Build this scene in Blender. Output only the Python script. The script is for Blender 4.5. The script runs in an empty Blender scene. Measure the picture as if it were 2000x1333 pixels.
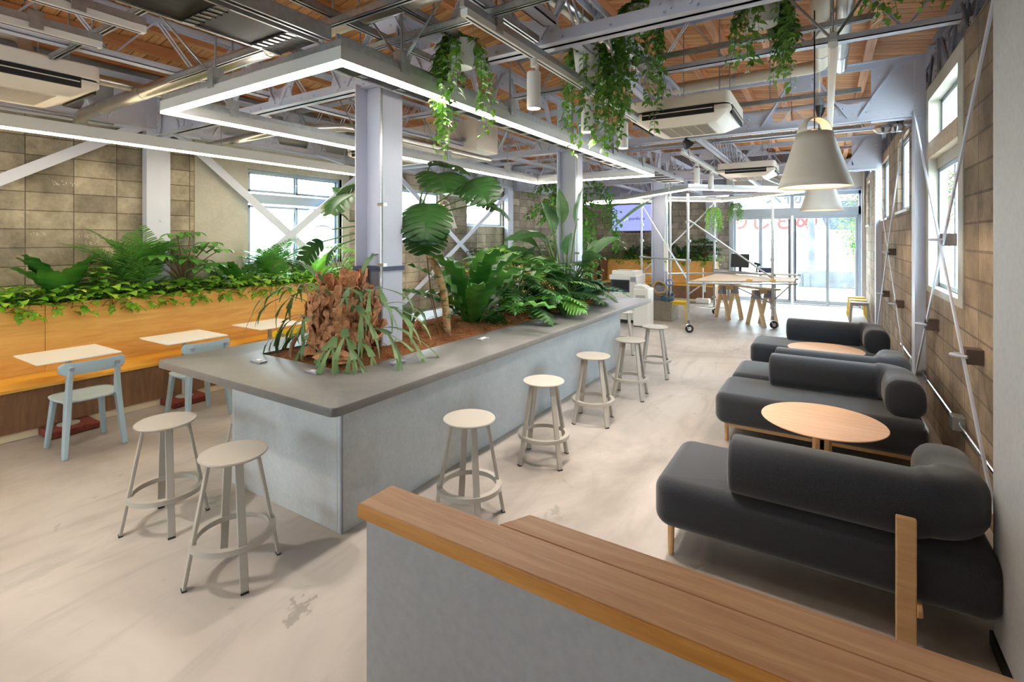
import bpy, bmesh, math, random
from mathutils import Vector as V, Matrix
random.seed(11)
S = bpy.context.scene
C = S.collection
PI = math.pi
def rad(d): return d * PI / 180

# ------------------------------------------------------------------ mesh builder
class MB:
    def __init__(s): s.v = []; s.f = []
    def add(s, vs, fs):
        o = len(s.v)
        s.v += [tuple(v) for v in vs]
        s.f += [tuple(i + o for i in f) for f in fs]
        return s
    def box(s, x0, x1, y0, y1, z0, z1):
        return s.add([(x0,y0,z0),(x1,y0,z0),(x1,y1,z0),(x0,y1,z0),(x0,y0,z1),(x1,y0,z1),(x1,y1,z1),(x0,y1,z1)],
                     [(0,3,2,1),(4,5,6,7),(0,1,5,4),(1,2,6,5),(2,3,7,6),(3,0,4,7)])
    def bar(s, p0, p1, w, h, up=(0,0,1)):
        p0, p1 = V(p0), V(p1); t = (p1 - p0).normalized(); up = V(up)
        if abs(t.dot(up)) > .99: up = V((0,1,0))
        a = t.cross(up).normalized() * w / 2; b = a.cross(t).normalized() * h / 2
        vs = []
        for p in (p0, p1): vs += [p-a-b, p+a-b, p+a+b, p-a+b]
        return s.add(vs, [(0,3,2,1),(4,5,6,7),(0,1,5,4),(1,2,6,5),(2,3,7,6),(3,0,4,7)])
    def tube(s, pts, r, n=8, cap=True):
        pts = [V(p) for p in pts]; k = len(pts)
        rs = r if isinstance(r, (list, tuple)) else [r] * k
        o = len(s.v); prev = None
        for i, p in enumerate(pts):
            t = (pts[min(i+1,k-1)] - pts[max(i-1,0)]).normalized()
            if prev is None:
                a = t.cross(V((0,0,1)))
                if a.length < .05: a = t.cross(V((1,0,0)))
            else: a = prev - t * prev.dot(t)
            a.normalize(); prev = a; b = t.cross(a)
            for j in range(n):
                q = 2*PI*j/n
                s.v.append(tuple(p + (a*math.cos(q) + b*math.sin(q)) * rs[i]))
        for i in range(k-1):
            for j in range(n):
                j2 = (j+1) % n
                s.f.append((o+i*n+j, o+i*n+j2, o+(i+1)*n+j2, o+(i+1)*n+j))
        if cap:
            s.f.append(tuple(o+j for j in reversed(range(n))))
            s.f.append(tuple(o+(k-1)*n+j for j in range(n)))
        return s
    def cyl(s, p0, p1, r0, r1=None, n=14):
        return s.tube([p0, p1], [r0, r0 if r1 is None else r1], n)
    def lathe(s, prof, c=(0,0,0), n=28, capb=False, capt=False):
        o = len(s.v); k = len(prof)
        for r, z in prof:
            for j in range(n):
                q = 2*PI*j/n
                s.v.append((c[0]+r*math.cos(q), c[1]+r*math.sin(q), c[2]+z))
        for i in range(k-1):
            for j in range(n):
                j2 = (j+1) % n
                s.f.append((o+i*n+j, o+i*n+j2, o+(i+1)*n+j2, o+(i+1)*n+j))
        if capb: s.f.append(tuple(o+j for j in reversed(range(n))))
        if capt: s.f.append(tuple(o+(k-1)*n+j for j in range(n)))
        return s
    def prism(s, poly, ax, a0, a1):
        n = len(poly); o = len(s.v)
        def m(u, w, a):
            return {'x': (a, u, w), 'y': (u, a, w), 'z': (u, w, a)}[ax]
        for a in (a0, a1):
            for u, w in poly: s.v.append(m(u, w, a))
        fs = [tuple(range(n)), tuple(reversed(range(n, 2*n)))]
        for i in range(n):
            j = (i+1) % n
            fs.append((i, n+i, n+j, j))
        s.f += [tuple(i+o for i in f) for f in fs]
        return s
    def rivets(s, pts, nrm, r=.011):
        nrm = V(nrm).normalized()
        for p in pts:
            p = V(p); s.tube([p - nrm*.003, p + nrm*r*.5, p + nrm*r*.9], [r, r*.85, r*.35], 6)
        return s
    def build(s, name, mat, parent=None, smooth=False, bevel=0, seg=2, world=False, angle=35):
        me = bpy.data.meshes.new(name)
        vs = s.v
        if world and parent is not None:
            L = V((0,0,0)); q = parent
            while q is not None: L = L + q.location; q = q.parent
            vs = [(x-L.x, y-L.y, z-L.z) for x, y, z in vs]
        me.from_pydata(vs, [], s.f)
        bm = bmesh.new(); bm.from_mesh(me); bmesh.ops.recalc_face_normals(bm, faces=bm.faces); bm.to_mesh(me); bm.free()
        me.materials.append(mat)
        if smooth:
            me.polygons.foreach_set('use_smooth', [True]*len(me.polygons))
            if smooth != 'all': me.set_sharp_from_angle(angle=rad(angle))
        o = bpy.data.objects.new(name, me); C.objects.link(o)
        if parent is not None: o.parent = parent
        if bevel:
            b = o.modifiers.new('bev', 'BEVEL'); b.width = bevel; b.segments = seg; b.limit_method = 'ANGLE'; b.angle_limit = rad(40)
            me.polygons.foreach_set('use_smooth', [True]*len(me.polygons))
            b.harden_normals = True
        return o

def tag(o, label, cat, group=None, kind=None):
    o['label'] = label; o['category'] = cat
    if group: o['group'] = group
    if kind: o['kind'] = kind
    return o
def thing(name, label, cat, loc=(0,0,0), rz=0, group=None, kind=None):
    o = bpy.data.objects.new(name, None); o.empty_display_size = .1; C.objects.link(o)
    o.location = loc; o.rotation_euler = (0, 0, rz)
    return tag(o, label, cat, group, kind)
def copy_tree(o, parent=None):
    c = o.copy(); C.objects.link(c)
    if parent is not None: c.parent = parent
    for ch in list(o.children): copy_tree(ch, c)
    return c
def dup(o, loc, rz=0, label=None, group=None, sc=None):
    c = copy_tree(o)
    c.location = loc; c.rotation_euler = (0, 0, rz)
    if sc: c.scale = (sc, sc, sc)
    if label: c['label'] = label
    if group: c['group'] = group
    return c

# ------------------------------------------------------------------ materials
def srgb(c):
    return tuple(((x/255)/12.92 if x/255 <= .04045 else ((x/255+.055)/1.055)**2.4) for x in c) + (1,)
def newmat(name):
    m = bpy.data.materials.new(name); m.use_nodes = True
    nt = m.node_tree; return m, nt, nt.nodes['Principled BSDF']
def N(nt, typ, **kw):
    n = nt.nodes.new(typ)
    for k, v in kw.items():
        if hasattr(n, k): setattr(n, k, v)
    return n
def setin(n, **kw):
    for k, v in kw.items(): n.inputs[k.replace('_', ' ')].default_value = v
def ramp(nt, fac, stops):
    r = nt.nodes.new('ShaderNodeValToRGB'); e = r.color_ramp.elements
    while len(e) < len(stops): e.new(.5)
    for el, (p, c) in zip(e, stops): el.position = p; el.color = c
    nt.links.new(fac, r.inputs[0]); return r.outputs[0]
def mix(nt, a, b, fac, mode='MIX'):
    m = nt.nodes.new('ShaderNodeMix'); m.data_type = 'RGBA'; m.blend_type = mode
    for sock, val in ((m.inputs[0], fac), (m.inputs[6], a), (m.inputs[7], b)):
        if hasattr(val, 'is_output'): nt.links.new(val, sock)
        else: sock.default_value = val
    return m.outputs[2]
def coords(nt, kind='Object', scale=(1,1,1), loc=(0,0,0)):
    t = nt.nodes.new('ShaderNodeTexCoord'); mp = nt.nodes.new('ShaderNodeMapping')
    mp.inputs['Scale'].default_value = scale; mp.inputs['Location'].default_value = loc
    nt.links.new(t.outputs[kind], mp.inputs['Vector']); return mp.outputs[0]
def worldpos(nt):
    return nt.nodes.new('ShaderNodeNewGeometry').outputs['Position']
def noise(nt, vec, scale, detail=4, rough=.55, dist=0):
    n = nt.nodes.new('ShaderNodeTexNoise'); n.inputs['Scale'].default_value = scale; n.inputs['Detail'].default_value = detail
    n.inputs['Roughness'].default_value = rough; n.inputs['Distortion'].default_value = dist
    nt.links.new(vec, n.inputs['Vector']); return n.outputs[0]
def bump(nt, b, h, strength=.3, dist=.01):
    n = nt.nodes.new('ShaderNodeBump'); n.inputs['Strength'].default_value = strength; n.inputs['Distance'].default_value = dist
    nt.links.new(h, n.inputs['Height']); nt.links.new(n.outputs[0], b.inputs['Normal'])
def plain(name, c, rough=.5, metal=0, var=.0, scale=6, spec=None):
    m, nt, b = newmat(name); col = srgb(c)
    b.inputs['Roughness'].default_value = rough; b.inputs['Metallic'].default_value = metal
    if spec is not None: b.inputs['Specular IOR Level'].default_value = spec
    if var:
        f = noise(nt, coords(nt), scale, 3)
        lo = tuple(x*(1-var) for x in col[:3]) + (1,); hi = tuple(min(1, x*(1+var)) for x in col[:3]) + (1,)
        nt.links.new(ramp(nt, f, [(.3, lo), (.7, hi)]), b.inputs['Base Color'])
    else: b.inputs['Base Color'].default_value = col
    return m
def wood(name, c1, c2, scale=(1,14,14), rough=.45, knots=0, c3=None):
    m, nt, b = newmat(name); vec = coords(nt, 'Object', scale)
    f = noise(nt, vec, 1.6, 6, .6, 1.2)
    g = noise(nt, coords(nt, 'Object', tuple(x*5 for x in scale)), 2.5, 3, .6)
    col = ramp(nt, f, [(.3, srgb(c1)), (.68, srgb(c2))])
    col = mix(nt, col, srgb(c1), ramp(nt, g, [(.45, (0,0,0,1)), (.75, (.45,.45,.45,1))]))
    nt.links.new(col, b.inputs['Base Color']); b.inputs['Roughness'].default_value = rough
    bump(nt, b, f, .08, .004)
    return m
def blocks(name, axis, phase, row, wid, c1, c2, mortar, off=0, msize=.012, dark=.45):
    m, nt, b = newmat(name); p = worldpos(nt)
    sep = nt.nodes.new('ShaderNodeSeparateXYZ'); nt.links.new(p, sep.inputs[0])
    cmb = nt.nodes.new('ShaderNodeCombineXYZ')
    nt.links.new(sep.outputs[axis], cmb.inputs[0]); nt.links.new(sep.outputs[2], cmb.inputs[1])
    mp = nt.nodes.new('ShaderNodeMapping'); mp.inputs['Location'].default_value = (-phase[0], -phase[1], 0)
    nt.links.new(cmb.outputs[0], mp.inputs[0])
    br = nt.nodes.new('ShaderNodeTexBrick'); br.offset = off; br.squash = 1
    setin(br, Scale=1.0, Mortar_Size=msize, Mortar_Smooth=.3, Bias=-.1, Brick_Width=wid, Row_Height=row)
    br.inputs['Color1'].default_value = srgb(c1); br.inputs['Color2'].default_value = srgb(c2); br.inputs['Mortar'].default_value = srgb(mortar)
    nt.links.new(mp.outputs[0], br.inputs['Vector'])
    n1 = noise(nt, p, 2.2, 6, .65); n2 = noise(nt, p, 26, 4, .7)
    st = ramp(nt, n1, [(.3, (dark, dark*.97, dark*.92, 1)), (.62, (1.08,1.06,1.0,1))])
    col = mix(nt, br.outputs[0], st, 1.0, 'MULTIPLY')
    col = mix(nt, col, ramp(nt, n2, [(.3, (.8,.8,.8,1)), (.7, (1.1,1.1,1.1,1))]), .7, 'MULTIPLY')
    nt.links.new(col, b.inputs['Base Color']); b.inputs['Roughness'].default_value = .9
    h = nt.nodes.new('ShaderNodeMath'); h.operation = 'MULTIPLY_ADD'; h.inputs[1].default_value = -1.0
    nt.links.new(br.outputs[1], h.inputs[0]); nt.links.new(n2, h.inputs[2])
    bump(nt, b, h.outputs[0], .6, .012)
    return m
def emit(name, c, st):
    m, nt, b = newmat(name); b.inputs['Base Color'].default_value = srgb(c)
    b.inputs['Emission Color'].default_value = srgb(c); b.inputs['Emission Strength'].default_value = st
    return m
def leafmat(name, c1, c2, rough=.4, trans=.25, c3=None, nscale=3):
    m, nt, b = newmat(name); out = nt.nodes['Material Output']
    f = noise(nt, coords(nt, 'Object'), nscale, 2)
    st = [(.32, srgb(c1)), (.66, srgb(c2))]
    col = ramp(nt, f, st)
    if c3:
        g = noise(nt, coords(nt, 'Object', (1,1,1), (3,1,2)), 24, 3)
        col = mix(nt, col, srgb(c3), ramp(nt, g, [(.55, (0,0,0,1)), (.66, (1,1,1,1))]))
    nt.links.new(col, b.inputs['Base Color']); b.inputs['Roughness'].default_value = rough
    t = nt.nodes.new('ShaderNodeBsdfTranslucent'); nt.links.new(col, t.inputs['Color'])
    mx = nt.nodes.new('ShaderNodeMixShader'); mx.inputs[0].default_value = trans
    nt.links.new(b.outputs[0], mx.inputs[1]); nt.links.new(t.outputs[0], mx.inputs[2]); nt.links.new(mx.outputs[0], out.inputs['Surface'])
    return m
def glassmat(name, tint=(235,243,245), gl=.07):
    m, nt, b = newmat(name); out = nt.nodes['Material Output']; nt.nodes.remove(b)
    t = nt.nodes.new('ShaderNodeBsdfTransparent'); t.inputs[0].default_value = srgb(tint)
    g = nt.nodes.new('ShaderNodeBsdfGlossy'); g.inputs['Roughness'].default_value = .02
    mx = nt.nodes.new('ShaderNodeMixShader'); mx.inputs[0].default_value = gl
    nt.links.new(t.outputs[0], mx.inputs[1]); nt.links.new(g.outputs[0], mx.inputs[2]); nt.links.new(mx.outputs[0], out.inputs['Surface'])
    return m

M = {}
M['steel'] = plain('painted_steel', (198,202,218), .42, 0, .04, 3)
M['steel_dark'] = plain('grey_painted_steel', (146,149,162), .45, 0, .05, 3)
M['galv'] = plain('galvanised', (190,194,196), .32, .85, .12, 30)
M['zinc'] = plain('zinc_rod', (170,178,184), .35, .8)
M['duct'] = plain('silver_duct', (200,196,188), .28, .9, .06, 12)
M['pvc'] = plain('beige_pvc', (205,192,172), .4)
M['white'] = plain('white_plastic', (228,224,216), .4)
M['white_metal'] = plain('white_metal', (222,220,214), .35)
M['black'] = plain('black_plastic', (22,22,24), .45)
M['dark'] = plain('dark_slot', (14,14,15), .6)
M['greige'] = plain('greige_metal', (176,170,160), .42)
M['blue_chair'] = plain('pale_blue_plastic', (164,184,192), .42)
M['yellow_chair'] = plain('yellow_plastic', (236,196,20), .4)
M['table_white'] = plain('white_table', (250,250,248), .35)
M['sofa'] = None
M['chrome'] = plain('chrome', (215,218,222), .15, 1)
M['rubber'] = plain('dark_rubber', (40,42,46), .6)
M['cream'] = plain('cream_plinth', (232,214,180), .6)
M['soil'] = plain('dark_soil', (40,30,22), .95, 0, .3, 30)
M['navy'] = plain('navy_plastic', (52,62,88), .45)
M['rope'] = plain('tan_rope', (176,150,112), .9, 0, .25, 40)
M['rope_blue'] = plain('blue_grey_cable', (96,128,150), .6, 0, .2, 40)
M['ac'] = plain('warm_white_casing', (232,222,208), .38)
M['ac_grille'] = plain('beige_grille', (206,194,178), .5)
M['blue_tape'] = plain('blue_tape', (70,120,210), .4)
M['yellow'] = plain('yellow_clip', (240,180,20), .4)
M['brown_block'] = plain('brown_bracket', (92,76,66), .6)
M['orange_ply'] = wood('orange_plywood', (222,162,78), (246,196,110), (7,.9,9), .42)
M['seat_ply'] = wood('seat_plywood', (236,168,56), (246,196,92), (8,.9,8), .4)
M['brown_ply'] = wood('brown_plywood', (112,80,56), (146,106,74), (9,9,.9), .5)
M['cap_wood'] = wood('cap_wood', (186,134,92), (216,170,124), (.9,13,13), .4)
M['cap_edge'] = wood('cap_edge_wood', (176,112,44), (204,142,68), (.9,13,13), .35)
M['oak'] = wood('pale_oak', (206,160,108), (226,184,134), (2,2,12), .5)
M['oak_top'] = wood('oak_top', (206,158,120), (228,184,146), (1,12,12), .42)
M['pine'] = wood('pine', (232,198,150), (244,216,174), (3,3,9), .55)
M['board'] = wood('worn_board', (176,152,124), (206,184,156), (1.2,9,9), .6)
M['purlin'] = wood('purlin_wood', (188,124,78), (220,164,116), (12,.8,12), .6)
M['pot_white'] = plain('white_pot', (232,234,236), .5)
M['led'] = emit('led_diffuser', (255,247,234), 18)
M['led_warm'] = emit('warm_led', (255,232,190), 17)
M['lamp_glow'] = emit('bulb_glow', (255,205,140), 14)
M['spot_glow'] = emit('spot_lens', (255,232,205), 6)
M['screen'] = emit('tv_screen', (150,158,240), .5)
M['glass'] = glassmat('window_glass')
M['lampshade'] = plain('warm_white_shade', (222,216,206), .5)
M['clear'] = glassmat('clear_lens', (245,245,240), .18)

def sofa_mat():
    m, nt, b = newmat('charcoal_wool'); v = coords(nt)
    f = noise(nt, v, 260, 2); g = noise(nt, v, 3, 3)
    col = ramp(nt, f, [(.35, srgb((25,27,33))), (.68, srgb((46,49,58)))])
    nt.links.new(col, b.inputs['Base Color']); b.inputs['Roughness'].default_value = .9
    b.inputs['Sheen Weight'].default_value = .35; b.inputs['Sheen Roughness'].default_value = .5
    bump(nt, b, f, .25, .002); return m
M['sofa'] = sofa_mat()
def floor_mat():
    m, nt, b = newmat('polished_concrete'); p = worldpos(nt)
    a = noise(nt, p, .55, 5, .6, 1.0)
    mp = nt.nodes.new('ShaderNodeMapping'); mp.inputs['Rotation'].default_value = (0,0,rad(35)); mp.inputs['Scale'].default_value = (2.2,.5,1)
    nt.links.new(p, mp.inputs[0])
    c = noise(nt, mp.outputs[0], 1.3, 7, .68, 1.6)
    d = noise(nt, p, 1.1, 6, .7, .8)
    col = ramp(nt, a, [(.34, srgb((146,136,127))), (.62, srgb((186,177,168)))])
    col = mix(nt, col, srgb((148,142,134)), ramp(nt, c, [(.52, (0,0,0,1)), (.70, (.55,.55,.55,1))]))
    col = mix(nt, col, srgb((136,130,121)), ramp(nt, d, [(.63, (0,0,0,1)), (.655, (.7,.7,.7,1))]))
    nt.links.new(col, b.inputs['Base Color'])
    r = ramp(nt, c, [(.3, (.36,.36,.36,1)), (.7, (.55,.55,.55,1))]); nt.links.new(r, b.inputs['Roughness'])
    bump(nt, b, d, .04, .004); return m
M['floor'] = floor_mat()
def mortar_mat(name, c1, c2, rough, s=1.6):
    m, nt, b = newmat(name); p = worldpos(nt)
    f = noise(nt, p, s, 6, .62, .6); g = noise(nt, p, 40, 3)
    col = ramp(nt, f, [(.3, srgb(c1)), (.7, srgb(c2))])
    col = mix(nt, col, ramp(nt, g, [(.3, (.93,.93,.93,1)), (.7, (1.04,1.04,1.04,1))]), 1, 'MULTIPLY')
    nt.links.new(col, b.inputs['Base Color']); b.inputs['Roughness'].default_value = rough
    bump(nt, b, g, .08, .003); return m
M['counter_body'] = mortar_mat('pale_mortar', (176,182,186), (202,205,206), .7)
M['counter_top'] = mortar_mat('grey_mortar_top', (98,97,96), (122,120,117), .36)
M['render'] = mortar_mat('grey_render', (172,168,156), (196,192,180), .85)
M['concrete_box'] = mortar_mat('raw_concrete', (142,134,122), (168,160,146), .9, 5)
M['white_wall'] = mortar_mat('white_paint', (186,188,192), (198,200,203), .55, .8)
M['grey_panel'] = mortar_mat('grey_laminate', (160,156,154), (166,162,160), .5, .8)
M['beige_wall'] = mortar_mat('pale_grey_box', (196,198,196), (204,206,204), .6)
M['brick_red'] = plain('red_brick', (126,58,48), .95, 0, .3, 40)
def fibre_mat():
    m, nt, b = newmat('coconut_fibre'); v = coords(nt)
    f = noise(nt, v, 9, 7, .75, 3.5); g = noise(nt, v, 60, 4, .7, 2)
    col = ramp(nt, f, [(.3, srgb((120,66,30))), (.65, srgb((206,138,80)))])
    col = mix(nt, col, ramp(nt, g, [(.3, (.6,.55,.5,1)), (.7, (1.15,1.12,1.1,1))]), 1, 'MULTIPLY')
    nt.links.new(col, b.inputs['Base Color']); b.inputs['Roughness'].default_value = .95
    bump(nt, b, g, 1, .03); return m
M['fibre'] = fibre_mat()
def roof_mat():
    m, nt, b = newmat('roof_planks'); p = worldpos(nt)
    mp = nt.nodes.new('ShaderNodeMapping'); nt.links.new(p, mp.inputs[0])
    br = nt.nodes.new('ShaderNodeTexBrick'); br.offset = .37
    setin(br, Scale=1.0, Mortar_Size=.004, Mortar_Smooth=.2, Bias=0, Brick_Width=3.1, Row_Height=.13)
    br.inputs['Color1'].default_value = srgb((196,138,88)); br.inputs['Color2'].default_value = srgb((228,178,124)); br.inputs['Mortar'].default_value = srgb((46,24,12))
    nt.links.new(mp.outputs[0], br.inputs['Vector'])
    m2 = nt.nodes.new('ShaderNodeMapping'); m2.inputs['Scale'].default_value = (.8,9,1); nt.links.new(p, m2.inputs[0])
    f = noise(nt, m2.outputs[0], 2.2, 6, .65, 1.2)
    col = mix(nt, br.outputs[0], ramp(nt, f, [(.28, (.62,.52,.44,1)), (.6, (1.08,1.06,1.04,1))]), 1, 'MULTIPLY')
    k = noise(nt, p, 5, 2)
    nt.links.new(col, b.inputs['Base Color']); b.inputs['Roughness'].default_value = .75
    return m
M['roof'] = roof_mat()
M['blk_left'] = blocks('block_wall_left', 1, (1.742,.13), .2, .405, (152,144,130), (200,189,170), (116,106,94), 0, .006, .40)
M['blk_right'] = blocks('block_wall_right', 1, (4.95,.14), .2, .40, (148,130,112), (178,158,138), (126,110,98), 0, .009)
M['blk_far'] = blocks('block_wall_far', 0, (-7.2,.13), .2, .39, (172,166,154), (202,194,180), (140,134,124), .5, .01)

# leaves
M['lf_dark'] = leafmat('leaf_dark', (34,72,34), (70,116,56), .34, .2)
M['lf_mid'] = leafmat('leaf_mid', (60,124,44), (112,172,74), .38, .25)
M['lf_fern'] = leafmat('leaf_fern', (44,98,38), (86,148,58), .33, .22)
M['lf_bright'] = leafmat('leaf_bright', (106,176,54), (164,214,92), .4, .35)
M['lf_pothos'] = leafmat('leaf_pothos', (92,168,52), (156,212,78), .35, .35, (226,232,96))
M['lf_vine'] = leafmat('leaf_vine', (66,118,40), (126,174,70), .38, .28)
M['lf_blue'] = leafmat('leaf_blue', (62,120,88), (112,166,124), .42, .2)
M['lf_grey'] = leafmat('leaf_greygreen', (72,108,66), (112,144,90), .5, .2)
M['lf_bop'] = leafmat('leaf_bop', (64,106,68), (116,156,104), .36, .2)
M['stem'] = plain('green_stem', (86,120,60), .55, 0, .15, 8)
M['stem_brown'] = plain('brown_stem', (124,92,62), .8, 0, .2, 12)
def mon_stem():
    m, nt, b = newmat('monstera_trunk'); v = coords(nt)
    f = noise(nt, coords(nt, 'Object', (1,1,3)), 14, 3, .6)
    col = ramp(nt, f, [(.40, srgb((84,104,58))), (.5, srgb((196,160,112))), (.7, srgb((170,128,84)))])
    nt.links.new(col, b.inputs['Base Color']); b.inputs['Roughness'].default_value = .6; return m
M['mon_stem'] = mon_stem()
def dead_mat():
    m, nt, b = newmat('dry_fronds'); v = coords(nt)
    f = noise(nt, v, 11, 6, .7, 1.5)
    col = ramp(nt, f, [(.3, srgb((110,66,42))), (.5, srgb((186,130,88))), (.72, srgb((222,176,132)))])
    nt.links.new(col, b.inputs['Base Color']); b.inputs['Roughness'].default_value = .7
    bump(nt, b, f, .4, .02); return m
M['dead'] = dead_mat()
# ------------------------------------------------------------------ room shell
ST = 'structure'
XL, XR, YF, YB = -7.2, .88, 16.0, -3.0
def shell(name, mb, mat, label, cat, parent=None, **k):
    o = mb.build(name, mat, parent, **k)
    return tag(o, label, cat, None, ST) if parent is None else o
shell('floor', MB().box(XL-.3, XR+.3, YB-.2, YF+.1, -.15, 0), M['floor'], 'pale trowelled concrete floor with grey patches', 'floor')

def wall_with_holes(axis_fixed, f0, f1, a0, a1, z0, z1, holes):
    """blocks of wall round rectangular openings; holes = (a0,a1,z0,z1)"""
    mb = MB(); cuts = sorted({a0, a1} | {h[0] for h in holes} | {h[1] for h in holes})
    for p, q in zip(cuts[:-1], cuts[1:]):
        zs = [(z0, z1)]
        for h in holes:
            if h[0] <= p + 1e-6 and h[1] >= q - 1e-6:
                nz = []
                for u, w in zs:
                    if h[2] > u: nz.append((u, min(w, h[2])))
                    if h[3] < w: nz.append((max(u, h[3]), w))
                zs = [t for t in nz if t[1] - t[0] > 1e-4]
        for u, w in zs:
            if axis_fixed == 'x': mb.box(f0, f1, p, q, u, w)
            else: mb.box(p, q, f0, f1, u, w)
    return mb
LW = [(4.15,5.84,1.42,2.86), (6.75,8.46,1.75,2.82), (9.46,11.0,2.15,2.88)]
RW = [(4.95,6.56,1.30,3.33), (7.86,9.02,2.2,3.2), (10.2,11.46,2.17,3.2), (14.3,15.3,2.15,3.2)]
shell('wall_left', wall_with_holes('x', XL-.15, XL, YB, YF+.15, 0, 3.16, LW), M['blk_left'], 'weathered beige concrete block wall with chalk marks behind the long planter bench', 'wall')
shell('wall_left_upper', MB().box(XL-.15, XL, YB, YF+.15, 3.16, 3.95), M['white_wall'], 'pale band of wall above the left block wall behind the lattice girder', 'wall')
shell('wall_right', wall_with_holes('x', XR, XR+.15, YB, YF+.15, 0, 3.36, RW), M['blk_right'], 'brown concrete block wall with crossed bars behind the sofas', 'wall')
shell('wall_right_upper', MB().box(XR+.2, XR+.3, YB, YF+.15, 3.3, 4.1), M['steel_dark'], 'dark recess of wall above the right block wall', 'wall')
# far wall: blocks to the left, glazed entrance to the right
shell('wall_far', MB().box(XL-.1, -2.42, YF, YF+.15, 0, 3.0), M['blk_far'], 'grey concrete block wall at the far end behind the television', 'wall')
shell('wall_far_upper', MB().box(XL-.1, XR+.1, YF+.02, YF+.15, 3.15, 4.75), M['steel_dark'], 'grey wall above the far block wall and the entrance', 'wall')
BW = [(-6.2,-4.8,1.2,2.2), (-3.2,-1.8,1.2,2.2)]  # unseen openings added so sky light gives soft fill from behind
shell('wall_back', wall_with_holes('y', YB-.15, YB, XL-.1, XR+.1, 0, 4.75, BW), M['white_wall'], 'plain white wall behind the viewer', 'wall')
shell('wall_near', MB().box(.64, XR+.1, -3, 3.06, 0, 4.1), M['white_wall'], 'smooth white wall at the right edge beside the nearest sofa', 'wall', bevel=.004)
shell('baseboard_near', MB().box(.628, .64, -3, 3.06, 0, .06), M['dark'], 'thin dark skirting at the foot of the white wall', 'baseboard')

# roof: gable of planks on purlins
XM, ZE, ZR = -3.1, 3.92, 4.62
def roof_z(x): return ZE + (ZR-ZE) * (1 - abs(x-XM) / (XM-XL+.3) if x < XM else 1 - (x-XM)/(XR+.3-XM))
mb = MB()
for x0, x1 in ((XL-.3, XM), (XM, XR+.4)):
    z0, z1 = roof_z(x0), roof_z(x1)
    mb.add([(x0,YB-.2,z0),(x1,YB-.2,z1),(x1,YF+.3,z1),(x0,YF+.3,z0),(x0,YB-.2,z0+.08),(x1,YB-.2,z1+.08),(x1,YF+.3,z1+.08),(x0,YF+.3,z0+.08)],
           [(0,3,2,1),(4,5,6,7),(0,1,5,4),(1,2,6,5),(2,3,7,6),(3,0,4,7)])
shell('ceiling', mb, M['roof'], 'orange brown plank roof deck above the steel trusses', 'ceiling')
x = XL + .12
pur = MB().box(-.045, .045, YB, YF+.1, -.115, 0)
po = None
while x < XR:
    if abs(x-XM) > .1:
        if po is None: po = pur.build('roof_purlin', M['purlin']); o = po
        else: o = po.copy(); C.objects.link(o)
        o.location = (x, 0, roof_z(x) - .002)
        tag(o, 'bare timber purlin running lengthwise under the plank roof', 'purlin', 'roof purlins', ST)
    x += .5

# riveted trusses ---------------------------------------------------------------
def gusset(kind, h=.6):
    """plate in the local x/z plane, origin on the chord line"""
    mb = MB()
    if kind == 'end':
        mb.box(0, .42, -.006, .006, -.02, h+.02); mb.bar((.045,-.03,0), (.045,-.03,h), .07, .02, (0,1,0))
        pts = [(.045, -.04, .04+i*(h-.08)/7) for i in range(8)] + [(.15+.1*i, -.006, .05+.02*i) for i in range(3)] + [(.15+.1*i, -.006, h-.06) for i in range(3)] + [(.30, -.006, h*.62), (.36, -.006, h*.74)]
    elif kind == 'low':
        mb.prism([(-.21,.05),(.21,.05),(.14,.24),(.05,.21),(-.05,.21),(-.14,.24)], 'y', -.006, .006)
        pts = [(-.12,-.006,.1),(-.09,-.006,.17),(.12,-.006,.1),(.09,-.006,.17),(0,-.006,.1)]
    else:
        mb.prism([(-.19,-.05),(.19,-.05),(.13,-.22),(-.13,-.22)], 'y', -.006, .006)
        pts = [(-.1,-.006,-.09),(-.08,-.006,-.16),(.1,-.006,-.09),(.08,-.006,-.16)]
    mb.rivets(pts, (0,-1,0), .014); mb.rivets([(p[0], .006, p[2]) for p in pts], (0,1,0), .014)
    return mb
GM = {}
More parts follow.
